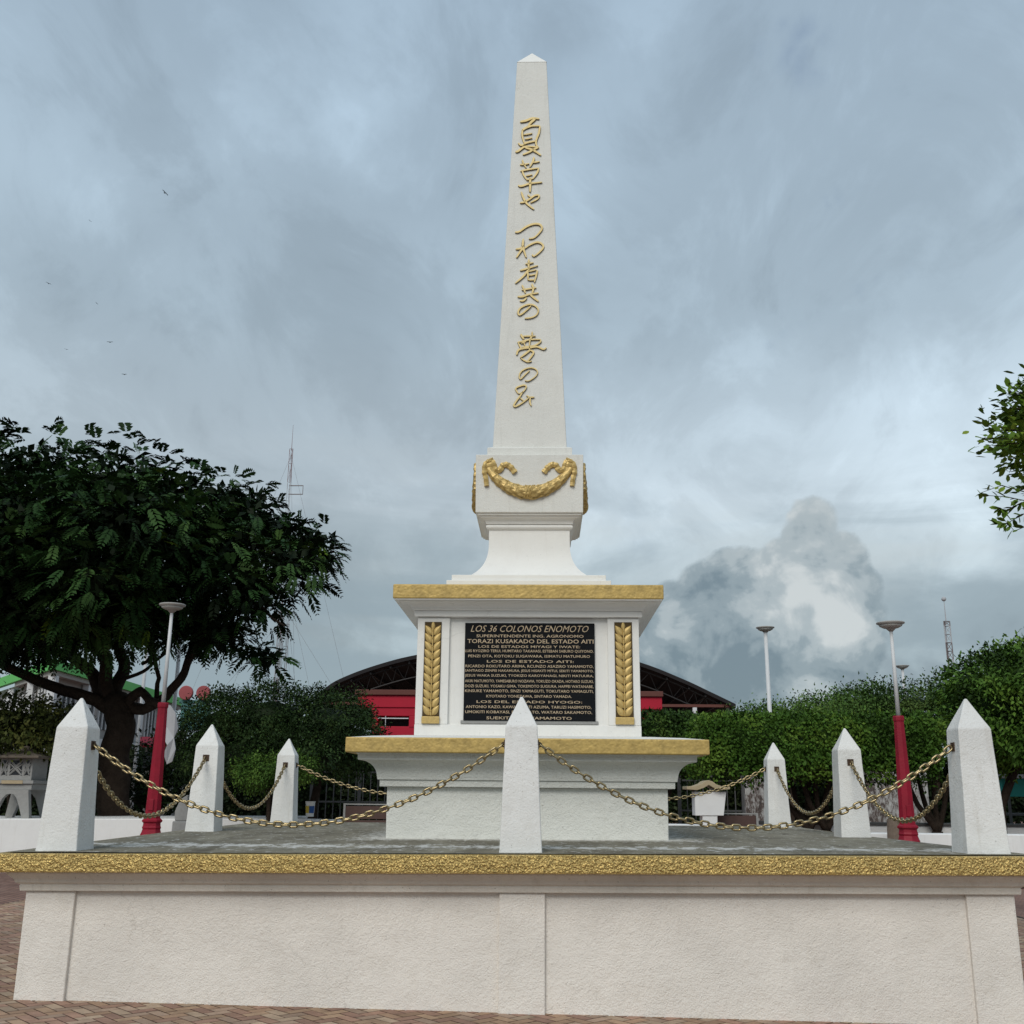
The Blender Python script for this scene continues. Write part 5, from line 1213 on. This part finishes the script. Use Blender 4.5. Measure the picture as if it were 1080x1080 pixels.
def bench(x0, x1, y0, y1, Y, label):
    a = at(x0, y1, Y); b = at(x1, y0, Y); root = empty('bench', ((a.x+b.x)/2, Y, -1.17), label, 'bench', 'brown benches with pale frames'); zt = b.z; x0_, x1_ = a.x, b.x; zs = -.72
    for i in range(3): 
        h = (zt-zs-.06)/3; MB().box(x0_, x1_, Y-.02, Y+.02, zs+.06+i*h, zs+.06+(i+1)*h-.025).build('back_slat', M_bench, root, bevel=.004)
    MB().box(x0_, x1_, Y-.48, Y-.03, zs-.05, zs).build('seat', M_bench, root, bevel=.006)
    for xx in (x0_-.045, x1_+.001): 
        MB().box(xx, xx+.044, Y-.03, Y+.03, -1.17, zt+.03).build('frame', M_stone, root); MB().box(xx, xx+.044, Y-.48, Y-.42, -1.17, zs-.06).build('leg', M_stone, root)
    MB().box(x0_-.045, x1_+.045, Y-.025, Y+.025, zt, zt+.025).build('top_rail', M_stone, root)
bench(757, 797, 859, 871, 9.9, 'brown bench between the tan-roofed pillar and the back right post')
bench(364, 446, 849.5, 867, 9.9, 'brown bench seen between the bucket and the pedestal')

def pillar():
    Y = 9.6; k = mpp(Y); c = at(748.5, 871, Y); root = empty('roofed_pillar', (c.x, Y, -1.17), 'white pillar with a curved tan roof cap behind the pedestal on the right', 'pillar')
    out = [(740.5, 838), (762, 838), (764.5, 840), (765, 860), (758, 860), (757.5, 873), (740, 873), (739.5, 860), (732, 860), (732, 840)]
    def ext(l, y0, y1, name, mat):
        f = [at(x, y, Y) for x, y in l]; n = len(f); MB().add([(p.x, y0, p.z) for p in f]+[(p.x, y1, p.z) for p in f], [tuple(range(n))[::-1], tuple(range(n, 2*n))]+[(i, (i+1) % n, (i+1) % n+n, i+n) for i in range(n)]).build(name, mat, root, bevel=.008)
    ext([(731, 835), (764, 835), (761.5, 860), (731.8, 860)], Y-.22, Y+.22, 'body', M_white)
    ext([(739.5, 860.2), (755, 860.2), (755, 905), (739.5, 905)], Y-.2, Y+.2, 'foot', M_white)
    top = [(722, 829.5), (731, 829), (738, 826.5), (741, 824), (745, 823), (749, 824.5), (753, 827.5), (759, 829.5), (767, 830)]; bot = [(767, 832.5), (757, 833.5), (750, 831), (745, 828), (740, 831), (733, 833.5), (722, 832.5)]
    ext(top+bot, Y-.34, Y+.34, 'roof_cap', M_tan)
pillar()

def mural():
    Y = 19.0; root = empty('mural_wall', (at(945, 840, Y).x, Y, -1.17), 'peeling whitewashed wall with faded painted letters ARMA behind the red lamp post', 'wall')
    a = at(912, 814, Y); b = at(977, 814, Y); MB().box(a.x, b.x, Y, Y+.2, -1.2, a.z).build('wall', M_mural, root)
    p = at(921, 828, Y); q = at(946, 818.5, Y); fit_text('ARMA', p.x, q.x, p.z, q.z, Y-.002, .006, M_letter_dark, 'painted_letters', root, 0, .02)
    p = at(919, 836, Y); q = at(948, 830, Y); fit_text('DE MEXICO', p.x, q.x, p.z, q.z, Y-.002, .006, M_letter_dark, 'painted_letters', root, 0, .02) if False else None
    root2 = empty('whitewashed_wall', (at(797, 830, Y).x, Y, -1.17), 'short peeling whitewashed wall under the hedge left of the back right post', 'wall')
    a = at(785, 818, Y); b = at(812, 818, Y); z0 = at(790, 841, Y).z; MB().box(a.x, b.x, Y, Y+.2, -1.2, a.z).build('panel', M_mural, root2)
mural()

def fence(x0, x1, y0, Y, label):
    a = at(x0, y0, Y); b = at(x1, y0, Y); root = empty('railing', ((a.x+b.x)/2, Y, -1.17), label, 'railing', 'grey railings under the trees'); n = int((b.x-a.x)/.22)
    for z in (a.z, a.z-.9): MB().box(a.x, b.x, Y-.03, Y+.03, z-.05, z).build('rail', M_fence, root)
    m_ = MB()
    for i in range(n+1): x = a.x+(b.x-a.x)*i/n; m_.box(x-.015, x+.015, Y-.015, Y+.015, -1.2, a.z-.05)
    m_.build('bars', M_fence, root)
    for x in (a.x, (a.x+b.x)/2, b.x): MB().box(x-.05, x+.05, Y-.05, Y+.05, -1.2, a.z+.15).build('rail_post', M_fence, root)
fence(716, 783, 822, 21.0, 'thin grey railing behind the tan-roofed pillar'); fence(330, 430, 813, 21.0, 'thin grey railing in the shade left of the pedestal')

def bucket():
    Y = 10.8; k = mpp(Y); c = at(326.5, 864, Y); zt = at(326.5, 863, 10.6).z+.03; r = 5*k; h = 17*k*.85
    root = empty('bucket', (c.x, Y, zt), 'small white plastic bucket with blue and yellow label on the low wall', 'bucket')
    MB()._lathe([(r*.82, 0), (r, h), (r*1.08, h), (r*1.08, h+.02), (r*.95, h+.02), (r*.8, .02)], (c.x, Y, zt), 20).build('pail', M_bucket, root, smooth=False)
    for a0, a1, mt, nm in ((195, 268, M_yel, 'yellow_label'), (270, 345, M_blue, 'blue_label')):
        vs = []; n = 8
        for zz in (h*.25, h*.75):
            rr_ = r*(.82+.18*zz/h)+.003
            for i in range(n+1): q = R(a0+(a1-a0)*i/n); vs.append((c.x+rr_*math.cos(q), Y+rr_*math.sin(q), zt+zz))
        MB().add(vs, [(i, i+1, n+2+i, n+1+i) for i in range(n)]).build(nm, mt, root)
bucket()
def stump(px, y0, Y, r, label, mat):
    c = at(px, y0, Y); mb = MB(); pts = [(c.x+.02*math.sin(i), Y, -1.2+(c.z+1.2)*i/6) for i in range(7)]; mb.rings(pts, [r*(1.15-.15*i/6+.05*math.sin(i*2)) for i in range(7)], 12)
    o = mb.build('tree_stump', mat, None, smooth=False); tag(o, label, 'tree stump')
stump(944, 864, 8.9, .15, 'short pale tree stump just left of the right red lamp base', M_terra)
# concrete seat under the shade tree
mb = MB(); Y = 8.6; l = [(184, 866), (198, 866), (198, 838), (190, 843), (184, 856)]
f = [at(x, y, Y) for x, y in l]; n = len(f); mb.add([(p.x, Y, p.z) for p in f]+[(p.x, Y+.5, p.z) for p in f], [tuple(range(n))[::-1], tuple(range(n, 2*n))]+[(i, (i+1) % n, (i+1) % n+n, i+n) for i in range(n)])
a = at(182, 866, Y); b = at(199, 866, Y); mb.box(a.x, b.x, Y-.02, Y+.52, -1.2, a.z)
tag(mb.build('concrete_buttress', M_stone, None, bevel=.02), 'grey concrete buttress between the red lamp base and the left edge post', 'buttress')
# parked car roof line in the shade is unreadable in the photograph; the teal stall at the right edge is not
def stall():
    Y = 17.0; root = empty('market_stall', (at(1080, 830, Y).x, Y, -1.17), 'market stall with a teal cloth side at the right edge, under the tree', 'stall')
    a = at(1058, 840, Y); b = at(1130, 821, Y); MB().box(a.x, b.x, Y, Y+1.4, a.z, b.z).build('cloth_side', M_tealcloth, root)
    r0 = at(1050, 819, Y); MB().box(r0.x, b.x+.3, Y-.4, Y+1.8, r0.z-.05, r0.z+.05).build('roof', M_stone, root, bevel=.01)
    for x in (a.x, b.x-.1): 
        for y in (Y-.3, Y+1.5): MB().box(x, x+.06, y, y+.06, -1.2, r0.z-.06).build('post', M_fence, root)
    t1 = at(1060, 858, Y); MB().box(a.x, b.x, Y-.1, Y+1.4, t1.z-.05, t1.z).build('counter', M_fence, root)
stall()

# ------------------------------------------------------------------ birds
def bird_mesh():
    mb = MB(); mb.add(*sphere(.5, (0, 0, 0), 8, 7, (.16, .62, .16)))
    mb.add(*sphere(.09, (0, .33, .03), 6, 5))
    for s_ in (-1, 1):
        vs = []
        for i, (x, z, c0, c1) in enumerate(((.0, 0, .16, -.16), (.3, .12, .18, -.14), (.6, .16, .12, -.14), (.85, .10, .02, -.13))):
            vs += [(s_*x, c0, z+.015), (s_*x, c1, z+.015), (s_*x, c1, z-.015), (s_*x, c0, z-.015)]
        fs = [(4*i+a, 4*i+(a+1) % 4, 4*i+4+(a+1) % 4, 4*i+4+a) for i in range(3) for a in range(4)]+[(12, 13, 14, 15)]; mb.add(vs, fs)
    mb.add([(-.08, -.25, 0), (.08, -.25, 0), (.14, -.5, 0), (-.14, -.5, 0), (-.08, -.25, .02), (.08, -.25, .02), (.14, -.5, .02), (-.14, -.5, .02)], [(3,2,1,0),(4,5,6,7),(0,1,5,4),(1,2,6,5),(2,3,7,6),(3,0,4,7)])
    return mb.build('bird', M_bird)
b0 = bird_mesh()
BIRDS = [(174, 203.5, 110, (.9, .7, .5), 'largest and nearest black bird, highest right of the flock'), (51, 299, 190, (.1, .3, .4), 'tiny soaring black bird above the others at the far left'), (116, 361, 180, (.05, -.1, .3), 'tiny black bird over the middle of the shade tree, above the lowest one'),
         (131, 395, 200, (0, .05, 0), 'lowest of the tiny soaring black birds, over the shade tree'), (102, 320, 300, (.3, .4, 1), 'faint black speck of a bird between the two rows of the flock'), (95, 233, 260, (.5, .2, 1), 'faint black speck of a bird left of the largest bird'), (70, 368.5, 280, (.1, .2, .2), 'faint tiny bird left of the pair above the shade tree')]
for i, (px, py, Y, rot, lab) in enumerate(BIRDS):
    o = b0 if i == 0 else b0.copy()
    if i: COL.objects.link(o)
    o.location = at(px, py, Y); o.rotation_euler = rot; o.scale = [(.70 if i else .6)]*3; tag(o, lab, 'bird', 'birds soaring over the shade tree')
